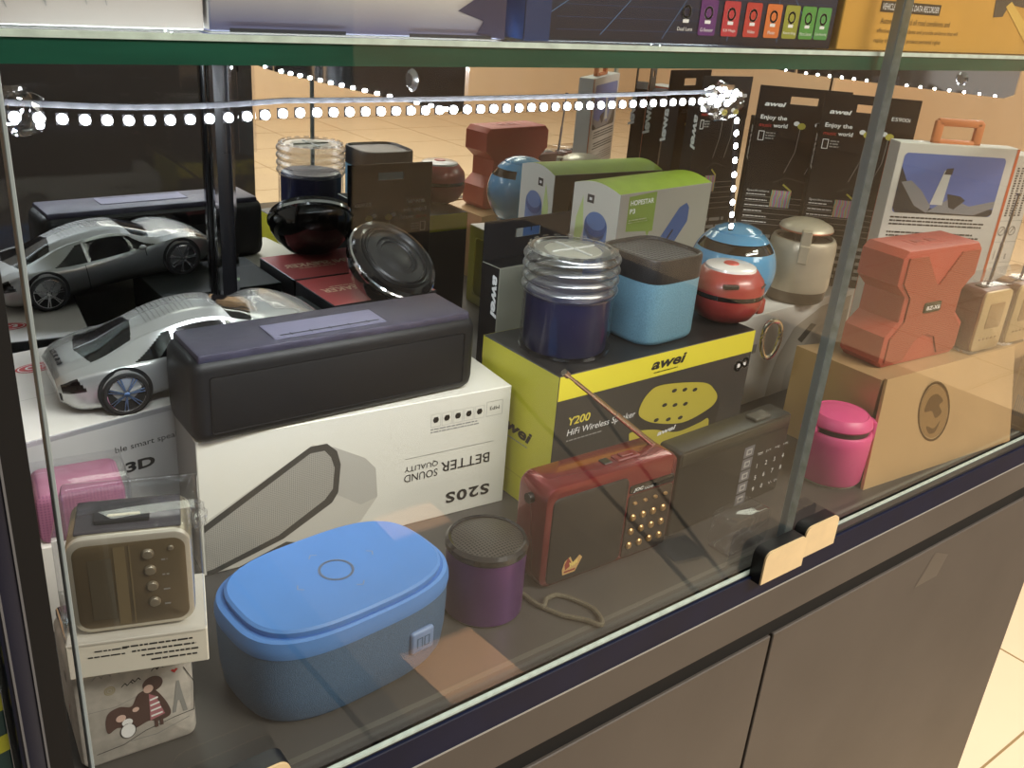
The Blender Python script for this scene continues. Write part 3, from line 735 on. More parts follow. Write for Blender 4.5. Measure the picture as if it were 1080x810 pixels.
# white box under the ball and flask speakers
w, dp, h = .288, .196, .1065
m_w2 = M('white_card_cool', 'e6e4df', .5, 0, .03, 10)
bx = carton('speaker_box', 'white box with a pictured grey speaker, under the glossy blue ball speaker', 'box', (.728, .2135, 0), 3, w, dp, h, [m_w2, m_w2, M('pale_green_grey', 'aeb2a8', .5), m_w2, m_w2, m_w2])
b = B(); d = face(b, w, dp, h, 'f')
d.poly(m_pl, [(118, 0), (120, 22), (128, 48), (150, 78), (200, 96), (262, 100), (262, 0)], 1)
d.poly(m_pg, [(150, 30), (200, 70), (262, 84), (262, 0), (150, 0)], 2); d.poly(m_pd, [(162, 62), (184, 78), (196, 74), (172, 56)], 3)
for k in range(16): d.rect(INKGREY, 62+k*1.3, 62, 62.5+k*1.3+(k % 3)*.25, 72, 1)
b.build('printed_panel', bx)
b = B(); d = face(b, w, dp, h, 'l'); d.rrect(M('window_grey', '6d716d', .25), 22, 14, 180, 92, 8, 1); d.line(FILMTHICK, [(22, 14), (180, 14), (180, 92), (22, 92)], 3, 2, True); b.build('printed_side', bx)
ZW = .1068

bs = thing('ball_speaker', 'glossy light blue ball speaker with a dark slot, behind the red one', 'speaker', (.783, .248, ZW))
m_lbg = M('glossy_light_blue', '5ba3cf', .12, 0, .02, 20, coat=.8)
prof = [(0, .0), (.020, .0), (.028, .004)]
b = B(); b.lathe([(0, 0), (.022, 0), (.0265, .004), (.0305, .0095)], M('pale_foot', 'b9c4c6', .4), 48); b.build('foot', bs)
Rb = .0455; cz = .0475
b = B(); b.lathe([(Rb*math.cos(R(t)), cz+Rb*math.sin(R(t))*1.02) for t in range(-56, 30, 6)], m_lbg, 56)
b.lathe([(Rb*math.cos(R(t)), cz+Rb*math.sin(R(t))*1.02) for t in (42, 48, 54)]+[(Rb*.55, cz+Rb*.84), (Rb*.53, cz+Rb*.885), (Rb*.3, cz+Rb*.985), (0, cz+Rb*1.02)], m_lbg, 56)
for k in range(3):
    a0 = R((128, 310, 38)[k]); b.lathe([(Rb*math.cos(R(t)), cz+Rb*math.sin(R(t))*1.02) for t in range(28, 45, 4)], m_lbg, 10, None, (a0-.22, a0+.22))
b.build('shell', bs)
b = B(); b.lathe([(Rb*.97*math.cos(R(t)), cz+Rb*.97*math.sin(R(t))*1.0) for t in (24, 30, 36, 44)], BLACKGLOSS, 56); b.build('slot_band', bs)
b = B(); b.lathe([(.0290, .003), (.0335, .0105), (.036, .017), (.0348, .018)], BLACK, 48, None, (R(-80), R(20))); b.build('port_strip', bs)

fl = thing('flask_speaker', 'pearl white barrel speaker with a domed lid and strap, right of the blue ball', 'speaker', (.893, .242, ZW), -52)
m_pearl = M('pearl_gold', 'c4b8a2', .35, .25, .04, 40)
b = B(); b.lathe([(0, 0), (.031, 0), (.0335, .003), (.0345, .014)], M('taupe_base', '5b5044', .4, .2), 48); b.build('base', fl)
b = B(); b.lathe([(.0348, .014), (.0358, .018), (.0362, .058), (.0355, .066), (.0335, .070), (.031, .0705), (.030, .068)], m_pearl, 48); b.build('barrel', fl)
b = B(); b.lathe([(0, .066), (.0305, .067)], M('brown_well', '4a3b31', .4), 40); b.lathe([(.012, .066), (.012, .080)], MATS['brown_well'], 24); b.build('well', fl)
b = B(); b.lathe([(0, .0790), (.0285, .0790), (.0295, .0805), (.0275, .0840), (.018, .0885), (0, .0905)], m_pearl, 48); b.lathe([(.0290, .0782), (.0296, .0795), (.0290, .0806)], M('copper_lip', 'b8735a', .3, .5), 40); b.build('lid', fl)
b = B(); b.box(-.0055, -.0375, .048, .0055, -.0340, .068, m_pearl, .001, 1); b.box(-.0055, -.0365, .066, .0055, -.0310, .0835, m_pearl, .001, 1); b.box(-.0055, -.0365, .0810, .0055, -.022, .0838, m_pearl, .001, 1); b.build('strap', fl)
ch = thing('wall_charger', 'small white plug charger lying beside the pearl barrel speaker', 'charger', (.958, .255, ZW), 20)
b = B(); b.box(0, 0, 0, .022, .016, .022, M('white_plastic', 'dcdcd8', .35), .002, 2); b.build('body', ch)
b = B(); b.box(-.007, .003, .006, 0, .0045, .011, STEEL); b.box(-.007, .011, .006, 0, .0125, .011, STEEL); b.build('prong', ch)

# ------------------------------------------------------------------ earphone packs
m_pk = M('black_pack_card', '18181a', .5, 0, .06, 12, spec=.1); m_pkg = M('pack_back_olive', '77776a', .5, 0, .05, 20)
m_rainbow = M('hologram', '9a8fb8', .2, .4)
def rainbow():
    N = m_rainbow.node_tree.nodes; L = m_rainbow.node_tree.links
    tc = N.new('ShaderNodeTexCoord'); w_ = N.new('ShaderNodeTexWave'); w_.inputs['Scale'].default_value = 45; w_.inputs['Distortion'].default_value = 6
    L.new(tc.outputs['Object'], w_.inputs['Vector']); h_ = N.new('ShaderNodeCombineColor'); h_.mode = 'HSV'; L.new(w_.outputs['Fac'], h_.inputs[0]); h_.inputs[1].default_value = .6; h_.inputs[2].default_value = .75
    L.new(h_.outputs[0], N['Principled BSDF'].inputs['Base Color'])
rainbow()
def pack(label, loc, rz, w, d, h, face_m=None, back=None, holo=True, ledge=True, tilt=0):
    """hanging pack: deep body with a flat hang tab above the back edge"""
    body_h = h-.036
    t = thing('earphone_pack', label, 'earphone pack', loc, rz, 'black earphone packs')
    b = B(); pr = [(0, 0), (d, 0), (d, body_h+.006), (d-.004, body_h+.006), (0, body_h-.006)]
    T = Matrix(((0, 0, 1, 0), (1, 0, 0, 0), (0, 1, 0, 0), (0, 0, 0, 1)))
    b.box(0, 0, 0, w, d, body_h, None, .0006, 1, mlist=[face_m or m_pk, back or m_pk, m_pk, m_pk, m_pk, m_pk]); body = b.build('box_body', t, 30)
    # hang tab with a euro slot, made from four pieces round the opening
    b = B(); z0, z1 = body_h-.012, h; y0, y1 = (.0, .0012) if back is None else (d-.0012, d)
    zc = h-.014; hx = w*.30; mid = w*.5
    b.box(0, y0, z0, w, y1, zc-.0042, m_pk); b.box(0, y0, zc+.0042, w, y1, z1, m_pk)
    b.box(0, y0, zc-.0042, mid-hx/2, y1, zc+.0042, m_pk); b.box(mid+hx/2, y0, zc-.0042, w, y1, zc+.0042, m_pk)
    b.build('hang_tab', t)
    b = B()
    yy = -.0001
    for side in (0, 1):
        if side == 0 and back is not None: continue
        dd = D(b, (0, 0, 0), (1, 0, 0), (0, 0, 1)) if side == 0 else D(b, (w, d, 0), (-1, 0, 0), (0, 0, 1))
        k = w*1000/104; s_ = body_h*1000/186.
        top = body_h*1000
        ty = top-2 if side == 0 else top-10
        dd.text(INKWHITE, 'awei', 8*k, (h*1000-22 if side == 0 else top-10), 24*k, 5, bold=.035, shear=.2)
        dd.text(INKWHITE, 'ES900i', 96*k, (h*1000-24 if side == 0 else top-11), 20*k, 4.2, bold=.01, al='R')
        base = h*1000-45 if side == 0 else top-28
        dd.text(INKWHITE, 'Enjoy the', 6*k, base+7, 30*k, 6.2, bold=.02); dd.text(RED, 'music', 6*k, base, 14*k, 3.8); dd.text(INKWHITE, 'world', 22*k, base, 16*k, 4.6, bold=.02)
        dd.line(INKWHITE, [(7*k, base-15), (13*k, base-15), (13*k, base-5), (7*k, base-5)], .7, 1, True); dd.lines(INKGREY, 15*k, base-14, 26*k, base-5, 3)
        m_bud = M('earbud_yellow', 'b9b04a', .4) if 'earbud_yellow' not in MATS else MATS['earbud_yellow']
        for q in (48, 72):
            dd.disc(INKWHITE, q*k, base+6, 3.4, 2.6, 1); dd.disc(m_bud, (q+6)*k, base+3.5, 4.6, 3.6, 2); dd.line(INKGREY, [((q+5)*k, base), ((q+4)*k, base-26), ((q-4)*k, base-50)], .6, 1)
        dd.line(INK, [(34*k, base-62), (48*k, base-56), (70*k, base-60)], 2., 2); dd.line(m_bud, [(46*k, base-64), (56*k, base-71)], 2., 3)
        dd.text(INKWHITE, 'Specifications', 5*k, base-75, 26*k, 3.2)
        for q in range(6):
            y = base-80-q*6.5; dd.rect(INKGREY, 4*k, y, 98*k, y+.5, 1); dd.lines(INKWHITE, 5*k, y+1.4, (28+(q % 3)*5)*k, y+3.8, 1)
        if holo: dd.rect(m_rainbow, 34*k, base-91, 57*k, base-71, 4)
        dd.lines(INKGREY, 5*k, 8, 96*k, max(9, base-122), 5)
    b.build('printed_panel', t)
    b = B(); dd = D(b, (0, d, 0), (0, -1, 0), (0, 0, 1)); dd.text(INKWHITE, 'awei', d*500+4, body_h*1000-8, 40, 8.5, bold=.04, shear=.2, rot=-90)
    b.build('printed_side', t)
    b = B(); D(b, (0, d, 0), (0, -1, 0), (0, 0, 1)).rect(INKWHITE, d*500-2, 30, d*500+4, 62, 1); b.build('printed_bar', t)
    if ledge:
        t.rotation_euler.x = R(tilt)
    return t
pack('black earphone pack with an open hang slot, left of the ribbed clear tub', (.4965, .277, 0), 3, .106, .026, .2145, m_pkg, m_pk)
pack('black earphone pack standing right behind the green-topped box', (.872, .4035, ZW), -5, .080, .020, .2205)
pack('black earphone pack, middle one of the three along the back', (.900, .3430, ZW), -40, .104, .024, .2185)
pack('black earphone pack behind the glass door edge, rightmost of the three at the back', (.937, .2820, ZW), -44, .104, .017, .2185)

# ------------------------------------------------------------------ green-topped boxes
m_hope = M('off_white_card', 'd9d6ca', .45, 0, .02, 12); m_lime = M('lime_card', 'a3c13c', .4, 0, .08, 60); m_hgrey = M('warm_grey_card', 'a09b92', .5, 0, .03, 14)
w, dp, h = .160, .069, .1115
hp = thing('speaker_box', 'white speaker box with a rounded lime green top, behind the light blue cube speaker', 'box', (.7034, .3447, ZW), 5)
b = B(); b.box(0, 0, 0, w, dp, h-.004, None, .0005, 1, mlist=[m_hgrey, m_hgrey, m_hope, m_hope, m_lime, m_hope]); b.build('box_body', hp, 30)
prof = [(0, h-.0045)]+[(dp*k/12, h-.0045+.007*math.sin(PI*k/12)) for k in range(1, 12)]+[(dp, h-.0045)]
b = B(); T = Matrix(((0, 0, 1, 0), (1, 0, 0, 0), (0, 1, 0, 0), (0, 0, 0, 1))); b.prism(prof, -.0003, w+.0003, m_lime, T, m_hope)
b.build('domed_lid', hp)
b = B(); d = D(b, (0, 0, 0), (1, 0, 0), (0, 0, 1)); m_lg = M('leaf_green', '7d9440', .5); m_pb = M('print_blue', '33548c', .45); m_pb2 = M('print_blue_light', '5f7fb4', .45)
d.poly(m_lg, [(14, 104), (60, 106), (60, 62), (54, 62), (52, 56), (48, 63), (14, 66)], 1)
d.text(INKWHITE, 'HOPESTAR', 17, 94, 39, 5.6, bold=.02); d.text(INKWHITE, 'P3', 17, 85, 9, 5.4, bold=.02); d.lines(m_hope, 17, 74, 50, 79, 2)
d.poly(m_pb, [(66, 42), (104, 84), (116, 88), (122, 82), (122, 66), (86, 26), (72, 28)], 2); d.poly(MATS['print_blue'], [(104, 84), (116, 88), (122, 82), (112, 74)], 3); d.poly(INK, [(80, 42), (96, 60), (98, 58), (82, 40)], 3)
b.build('printed_panel', hp)
b = B(); d = D(b, (0, dp, 0), (0, -1, 0), (0, 0, 1))
d.disc(m_pb2, 38, 66, 17, 16, 1); d.rect(m_pb2, 21, 4, 55, 66, 1); d.disc(m_pb, 38, 68, 16, 13, 2); d.disc(m_pb2, 38, 72, 14, 10, 3); d.rect(INK, 37, 34, 39, 50, 2)
d.poly(M('pale_leaf', 'c4d58c', .5), [(8, 70), (16, 96), (20, 60), (12, 20), (6, 20)], 1); d.rect(INK, 22, 90, 32, 99, 1); d.rect(INKWHITE, 25, 93, 29, 96, 2)
b.build('printed_side', hp)
b = B(); d = D(b, (w, dp, 0), (-1, 0, 0), (0, 0, 1)); d.disc(m_pd, 128, 62, 10, 24, 1); d.disc(INKGREY, 128, 80, 8, 8, 2); d.disc(m_pd, 96, 62, 10, 24, 1); d.lines(INKGREY, 20, 30, 80, 90, 9); b.build('printed_back', hp)

# ------------------------------------------------------------------ red box and dark box by the mirror
m_rbx = M('brick_red_card', '9c3f3c', .45, 0, .05, 20)
bx = carton('speaker_box', 'black-sided box with a red printed lid, under the tilted silver-rimmed disc speaker', 'box', (.371, .350, 0), 0, .108, .0785, .1385, [BLACK, BLACK, BLACK, BLACK, m_rbx, BLACK])
b = B(); d = face(b, .108, .0785, .1385, 't'); m_cr = M('cream_ink', 'd6b79a', .5)
d.text(m_cr, 'MINI SPEAKER', 86, 45, 78, 11, rot=180, bold=.03); d.lines(m_cr, 20, 47, 64, 50.5, 1)
b.build('printed_lid', bx)
bx = carton('speaker_box', 'dark green-black box under the bonnet of the silver model car', 'box', (.2560, .3150, 0), 1, .113, .092, .1305, [M('dark_green_card', '121714', .65, 0, .1, 30, spec=.15)]*6)
b = B(); d = face(b, .113, .092, .1305, 't'); d.poly(M('leaf_sticker', '6d9b52', .5), [(74, 42), (84, 46), (88, 41), (80, 38)], 1); d.rect(M('fold_line', '2d3530', .5), 2, 30, 111, 30.5, 1); b.build('printed_lid', bx)

# disc speaker leaning on the red box
ds = thing('disc_speaker', 'round black disc speaker with a silver rim, tilted, behind the long black speaker', 'speaker', (.428, .350, .1388))
rot = Matrix.Rotation(R(20), 3, 'Z') @ Matrix.Rotation(R(38), 3, 'X')
Rd = .043; OF = (0, 0, .0325)
b = B(OF, rot); b.lathe([(0, -.034), (.014, -.0325), (.026, -.028), (.036, -.018), (.0415, -.008), (Rd, .0005)], BLACKGLOSS, 56); b.build('back_shell', ds)
b = B(OF, rot); b.lathe([(Rd-.0003, -.0015), (Rd+.0012, .0005), (Rd+.0010, .0035), (Rd-.0005, .0045)], CHROME, 56); b.build('chrome_rim', ds)
b = B(OF, rot); b.lathe([(Rd-.0003, .0040), (.0415, .0085), (.0375, .0100), (.0345, .0092)], M('flange_black', '0e0e10', .12, spec=.5), 56); b.build('flange', ds)
b = B(OF, rot); b.lathe([(.0348, .0090), (.0335, .0110), (.0315, .0095), (.0300, .0108), (.0285, .0090)], M('speaker_rubber', '131313', .35, spec=.35), 56); b.build('surround', ds)
b = B(OF, rot); b.lathe([(.029, .0088), (.021, .0112), (.020, .0096), (.0165, .0112), (.0155, .0098), (.010, .0122), (0, .0132)], M('grey_cone', '262626', .4, .2), 56); b.build('cone', ds)

# ------------------------------------------------------------------ car box and model car
m_cbtop = M('warm_white_lid', 'dcd8d0', .5, 0, .03, 14); m_cbf = M('mid_grey_card', '9d9c9a', .5, 0, .03, 20)
cw, cd, chh = .112, .156, .1140
bx = carton('speaker_box', 'grey and white smart speaker box under the silver model car', 'box', (.0945, .2575, 0), 7, cw, cd, chh, [m_cbf, m_cbf, m_cbf, m_cbf, m_cbtop, m_cbf])
b = B(); d = face(b, cw, cd, chh, 'f'); d.text(INK, 'ble smart speaker', 60, 86.5, 55, 5.8); d.text(INK, '3D', 66, 69.5, 22, 8.4, bold=.04)
d.rect(FILMTHICK, 0, 110, 112, 114, 1); b.build('printed_panel', bx)
b = B(); d = face(b, cw, cd, chh, 't')
d.disc(RED, 52, 118, 15, 9, 1); d.disc(INKWHITE, 52, 118, 13.4, 7.6, 2); d.disc(RED, 52, 118, 12.4, 6.8, 3); d.text(INKWHITE, 'C-3', 52, 114.5, 16, 7, al='C', l=4, bold=.03)
for k in range(5): d.line(RED, [(2+k*4, 148), (5+k*4, 155), (7+k*4, 149), (4+k*4, 146)], .9, 1)
d.rect(M('lid_seam', 'b5b1a8', .6), 1, 64, 111, 64.5, 1)
b.build('printed_lid', bx)

def smooth_interp(tab, x):
    """monotone-ish cubic through a table of (x, value)"""
    n = len(tab)
    if x <= tab[0][0]: return tab[0][1]
    if x >= tab[-1][0]: return tab[-1][1]
    for i in range(n-1):
        if tab[i][0] <= x <= tab[i+1][0]: break
    p1, p2 = tab[i], tab[i+1]; p0 = tab[max(0, i-1)]; p3 = tab[min(n-1, i+2)]
    hh = p2[0]-p1[0]; t = (x-p1[0])/hh
    m1 = (p2[1]-p0[1])/(p2[0]-p0[0])*hh; m2 = (p3[1]-p1[1])/(p3[0]-p1[0])*hh
    return (2*t**3-3*t*t+1)*p1[1]+(t**3-2*t*t+t)*m1+(-2*t**3+3*t*t)*p2[1]+(t**3-t*t)*m2

car = thing('model_car', 'silver toy sports coupe with a perforated roof, standing on the grey box at the left', 'model car', (.2325, .3085, .1228), -3.5)
car.rotation_euler.y = R(-7.4); car.scale = (.83, .83, .83)
m_sil = M('silver_paint', 'b4b5b3', .27, .6, .03, 30, coat=.5)
m_win = M('smoked_glass', '0b0b0d', .08, coat=.5)
L2 = .123
T_top = [(-.123, .037), (-.118, .0425), (-.105, .0465), (-.085, .0505), (-.055, .0605), (-.03, .0655), (-.005, .0672), (.018, .0645), (.04, .0560), (.058, .0485), (.075, .0468), (.095, .0425), (.112, .034), (.123, .024)]
T_wm = [(-.123, .036), (-.115, .0445), (-.10, .0495), (-.077, .0540), (-.05, .0515), (-.02, .0480), (.01, .0475), (.04, .0495), (.072, .0530), (.095, .0485), (.112, .039), (.123, .024)]
T_zs = [(-.123, .034), (-.11, .040), (-.075, .0435), (-.04, .0385), (0, .0372), (.04, .0400), (.072, .0438), (.095, .0385), (.112, .030), (.123, .0215)]
T_zb = [(-.123, .017), (-.11, .0095), (-.09, .0075), (.09, .0065), (.11, .009), (.123, .015)]
T_g = [(-.123, 0), (-.105, .02), (-.088, .15), (-.068, .55), (-.048, .95), (-.03, 1), (.01, 1), (.026, .9), (.046, .45), (.060, .10), (.072, 0), (.123, 0)]
T_wr = [(-.09, .020), (-.06, .026), (-.03, .0315), (0, .0330), (.02, .0345), (.05, .037)]
st = [-L2+2*L2*k/300 for k in range(301)]
SEG = [1, 2, 4, 4, 14, 4, 8, 8]
def section(x):
    zt, wm, zs, zb, g = [smooth_interp(t, x) for t in (T_top, T_wm, T_zs, T_zb, T_g)]
    g = max(0, min(1, g)); wr0 = smooth_interp(T_wr, x)
    zs = min(zs, zt-.001)
    zm = .028 if zs > .03 else zs-.002
    wr = .72*wm*(1-g)+wr0*g; zr = (zs+(zt-zs)*.62)*(1-g)+(zt-.0055)*g
    key = [(0, zb), (wm*.86, zb), (wm*.97, zb+.004), (wm, zm), (wm*.965, zs), (wr+(wm*.965-wr)*.12, zr-(zr-zs)*.06), (wr, zr), (wr*.62, zt-(zt-zr)*.22), (0, zt)]
    pts = []
    for i in range(len(key)-1):
        for k in range(SEG[i]):
            t = k/SEG[i]
            p0 = key[max(0, i-1)]; p1 = key[i]; p2 = key[i+1]; p3 = key[min(len(key)-1, i+2)]
            q = tuple(p1[j]+(p2[j]-p1[j])*t for j in (0, 1))
            if i in (2, 3, 5, 6, 7):
                c_ = tuple(.5*(2*p1[j]+(p2[j]-p0[j])*t+(2*p0[j]-5*p1[j]+4*p2[j]-p3[j])*t*t+(3*p1[j]-p0[j]-3*p2[j]+p3[j])*t**3) for j in (0, 1))
                q = tuple(.5*q[j]+.5*c_[j] for j in (0, 1))
            pts.append(q)
    pts.append(key[-1])
    return pts
SV = [i+(k+.5)/n for i, n in enumerate(SEG) for k in range(n)]     # height coordinate of each face row
secs = [section(x) for x in st]; NP = len(secs[0]); ring = 2*NP-2
vs = []; fs = []; ms = []
for x, s_ in zip(st, secs):
    vs += [(x, -y, z) for y, z in s_]+[(x, y, z) for y, z in s_[1:-1][::-1]]
for i in range(len(st)-1):
    xm = (st[i]+st[i+1])/2
    for k in range(ring):
        k2 = (k+1) % ring
        sv = SV[k if k < NP-1 else ring-1-k]
        m = m_sil
        e = sv-4                                                     # 0 at the belt line, 1 under the roof edge
        if .10 < e < .93 and -.064+.034*e < xm < .052-.030*e and not (.0 < xm-(-.026) < .0022): m = m_win
        if sv > 5.7 and .0225+.003*(8-sv) < xm < .054-.004*(8-sv): m = m_win     # windscreen
        if sv > 6.15 and -.1005+.004*(8-sv) < xm < -.050-.004*(8-sv): m = m_win    # rear window
        if 3.0 < sv < 4.0 and xm < -.1025-.006*(sv-3): m = M('tail_lamp', '15100f', .12, coat=.5) if sv > 3.1 and xm > -.1205 else m_sil
        if 4.0 < sv < 4.75 and .095 < xm < .110: m = M('head_lamp', '2a2a2c', .08, .3)
        if 2.0 < sv < 2.9 and xm < -.1215: m = DARKHOLE
        if sv < 1.6: m = BLACK
        if 3.25 < sv < 3.95 and .036 < xm < .0365: m = DARKHOLE       # door shut line
        if 1.8 < sv < 3.95 and -.0300 < xm < -.0293: m = DARKHOLE
        if 3.1 < sv < 3.7 and .038+.004*(sv-3) < xm < .052: m = M('vent_grey', '6c6c6a', .4, .3)
        fs.append([i*ring+k, i*ring+k2, (i+1)*ring+k2, (i+1)*ring+k]); ms.append(m)
fs.append(list(range(ring))[::-1]); ms.append(m_sil); fs.append([(len(st)-1)*ring+k for k in range(ring)]); ms.append(BLACK)
b = B(); b.add(vs, fs, ms); b.build('body_shell', car, 60)
for xw, nm in ((-.0745, 'rear'), (.0745, 'front')):
    for sy in (-1, 1):
        yo = .0522*sy if xw < 0 else .0512*sy
        Tw = Matrix.Translation((xw, yo, .0190)) @ Matrix.Rotation(R(90*sy*-1), 4, 'X')
        # arch
        b = B(); b.lathe([(.0222, -.012), (.0222, .0008), (.0190, .0008)], DARKHOLE, 36, Matrix.Translation((xw, yo, .0205)) @ Matrix.Rotation(R(90*sy*-1), 4, 'X')); b.lathe([(0, -.0005), (.0222, -.0005)], DARKHOLE, 36, Matrix.Translation((xw, yo, .0205)) @ Matrix.Rotation(R(90*sy*-1), 4, 'X')); b.build('wheel_arch', car)
        b = B(); b.lathe([(.0155, .0022), (.0160, .0032), (.0178, .0032), (.0188, .0018), (.0188, -.010), (.014, -.012)], M('tyre_rubber', '121213', .7) if 'tyre_rubber' not in MATS else MATS['tyre_rubber'], 40, Tw); wh = b.build('wheel', car)
        b = B(); b.lathe([(.0146, .0018), (.0152, .0032), (.0158, .0030)], CHROME, 40, Tw); b.lathe([(0, .0034), (.0024, .0032), (.003, .0022)], CHROME, 20, Tw)
        b.lathe([(0, .0004), (.0156, .0004)], DARKHOLE, 32, Tw)
        for k in range(7):
            for dlt in (-.09, .09):
                a = 2*PI*k/7; T2 = Tw @ Matrix.Rotation(a+dlt, 4, 'Z')
                b.box(.0015, -.00055, .0014, .0150, .00055, .0028, STEEL, 0, 1, T2)
        b.build('rim', wh)
b = B()
for k in range(5):
    T = Matrix.Translation((-.1145, (k-2)*.0072, .0458-.00035*abs(k-2)**2)) @ Matrix.Rotation(R(-16), 4, 'Y'); b.box(-.0023, -.0029, 0, .0023, .0029, .0014, BLACK, .0005, 1, T); b.box(-.0012, -.0018, .0012, .0012, .0018, .0020, CHROME, 0, 1, T)
b.build('button_row', car)
b = B()
for i in range(11):
    for j in range(13):
        x = -.040+i*.0042; y = (j-6)*.0029
        zt = smooth_interp(T_top, x); wr = smooth_interp(T_wr, x); z = zt-(abs(y)/(wr*.62))**2*.0012*1.0
        b.lathe([(0, .0005), (.0008, .0004)], INK, 8, Matrix.Translation((x, y, z)))
b.build('roof_grille', car)
for sy in (-1, 1):
    b = B(); b.ball((.033, .0515*sy, .0425), .0045, m_sil, (1, .9, .6), 14); b.build('door_mirror', car)

# ------------------------------------------------------------------ pink speaker in a clear case, gold radio in a clear case, tin cube
pk = thing('boxed_speaker', 'pink dotted speaker in a clear case, low behind the cased gold radio', 'speaker', (.0855, .2025, 0), -8)
pk.scale = (1.08, 1, 1)
b = B(); slab(b, .003, .066, .052, .1010, .003, .044, .006, mesh_grille('pink_dotted', 'a0697f', '8a5570', 520, .4), .003); b.build('body', pk)
b = B(); b.box(.001, .001, 0, .054, .046, .066, M('insert_white', 'ddd8cc', .55, 0, .04, 25), .0006, 1); b.build('card_base', pk)
b = B(); b.box(0, 0, 0, .055, .047, .1045, FILM, .0015, 2); b.build('clear_case', pk)

gc = thing('boxed_radio', 'gold radio with round buttons, in a clear case with a white card base', 'radio', (.0705, .0622, .0735), -19)
gc.scale = (1.10, 1.0, 1.06)
m_gold = M('champagne_gold', 'a39a86', .25, .6, .03, 40)
b = B(); slab(b, .004, .022, .0575, .0755, .006, .044, .008, m_gold, .003)
slab(b, .0042, .0222, .0573, .0753, .0052, .012, .008, M('pale_bezel', 'd2cbbb', .2, .5), .0015); bd = b.build('body', gc)
b = B(); slab(b, .0065, .0245, .055, .072, .0048, .0075, .006, M('bronze_face', '6e6048', .22, .35, .05, 30), .001); fp = b.build('front_plate', gc)
b = B(); d = D(b, (0, .0047, 0), (1, 0, 0), (0, 0, 1)); d.rect(M('face_dark', '4c4434', .3), 13, 30, 23, 64, 1); d.rect(M('face_ridge', '8a7a5a', .25, .4), 24, 26, 29, 70, 1); d.rect(MATS['face_ridge'], 30.5, 26, 31.2, 70, 1)
for k in range(4): d.lines(INKGREY, 44, 34+k*8.5, 47, 36+k*8.5, 1)
b.build('printed_panel', fp)
b0 = B(); b0.lathe([(0, .0020), (.0021, .0018), (.0027, .0008), (.0027, 0)], M('silver_button', 'a89e8a', .3, .7), 20); o = b0.build('button', gc); o.rotation_euler.x = R(90); o.location = (.0385, .0049, .0645)
for k in range(1, 4):
    c = o.copy(); COL.objects.link(c); c.location = (.0385+.0004*k, .0049, .0645-.0092*k)
c = o.copy(); COL.objects.link(c); c.location = (.0485, .0049, .0665); c.scale = (.5, .5, .6)
b = B(); b.box(.0, .0, 0, .0620, .050, .0205, M('insert_white', 'ddd8cc', .55, 0, .04, 25), .0006, 1)
d = D(b, (0, 0, 0), (1, 0, 0), (0, 0, 1))
for r_ in range(4): d.lines(INK, 36-r_*4, 5+r_*3.2, 58, 7+r_*3.2, 1, t=.5)
d.lines(INK, 9, 11, 26, 12.8, 1); d.lines(INK, 12, 14.2, 28, 16, 1); b.build('card_base', gc)
b = B(); b.box(.008, .0095, .0750, .0535, .0405, .0760, M('smoky_top', '4a464c', .15, .4), .0008, 2); b.build('top_panel', gc)
b = B(); b.box(.016, .016, .0755, .040, .034, .0785, M('dark_switch', '2c2a30', .25, .4), .001, 2); b.box(.022, .019, .0782, .036, .021, .0790, M('pale_key', 'a59c80', .3), .0003, 1); b.build('top_keys', gc)
b = B(); b.box(.0003, -.0006, .018, .0617, .0506, .0825, FILM, .0022, 3); b.build('clear_case', gc)
crumple((.0610, .020, .074), (.004, .012, .005), 'torn_film', gc, 9)

tc_ = thing('tin_speaker', 'small white tin cube speaker with a girl and tower drawn on it, bottom left corner', 'speaker', (.0725, .0720, 0), -5)
m_tin = M('printed_tin', 'b4aea6', .45, 0, .16, 130)
b = B(); slab(b, 0, 0, .0625, .0675, 0, .060, .006, m_tin, .004); b.build('body', tc_)
b = B(); slab(b, .002, .0655, .0605, .0725, .0025, .0575, .002, CHROME, .001); b.build('chrome_top', tc_)
b = B(); d = D(b, (0, 0, 0), (1, 0, 0), (0, 0, 1)); m_hair = M('drawn_brown', '4c342e', .6); m_skin = M('drawn_pink', 'd3b3a6', .6)
d.disc(m_hair, 40, 47, 5.4, 5.2, 1); d.spoly(m_hair, [(14, 29), (16, 36), (22, 38), (28, 36), (32, 43), (38, 44), (42, 41), (47, 30), (48, 22), (42, 20), (36, 22), (28, 20), (20, 24), (15, 22)], 1)
d.disc(m_skin, 37.5, 44.5, 2.6, 2.8, 2); d.poly(M('drawn_stripe', 'a86a72', .6), [(37.5, 41), (41, 38), (45, 24), (37, 22)], 2)
for k in range(4): d.line(INKWHITE, [(38, 25+k*3.8), (43.5-k*.6, 25.6+k*3.8)], 1.2, 3)
d.rect(m_hair, 39.2, 16, 41, 22, 2); d.rect(m_hair, 42, 16.4, 43.8, 22, 2)
d.disc(m_skin, 22, 30, 2.6, 2.4, 2); d.disc(m_skin, 30, 33, 1.8, 1.6, 2); d.disc(INKWHITE, 25, 20, 4.0, 5.0, 2); d.disc(INKWHITE, 25, 26, 2.8, 2.6, 3); d.ring(INK, 25, 20, 4, .4, 3, 5)
d.poly(INKGREY, [(49, 22), (51.5, 36), (52.5, 44), (54, 44), (55, 36), (57.5, 21), (55, 21), (53.5, 30), (52.5, 30), (51, 22)], 1)
for k in range(14): d.ring(M('drawn_sun', '9b8b4a', .6) if k == 0 else MATS['drawn_sun'], 18, 51, .4+k*.2, .35, 1) if k in (0, 6, 11) else None
for x, y in ((27, 52), (31, 53), (43, 57), (46, 57.5)): d.line(INK, [(x-3, y-1), (x-1, y+1), (x, y-1), (x+2, y+1), (x+3, y-.6)], .5, 1)
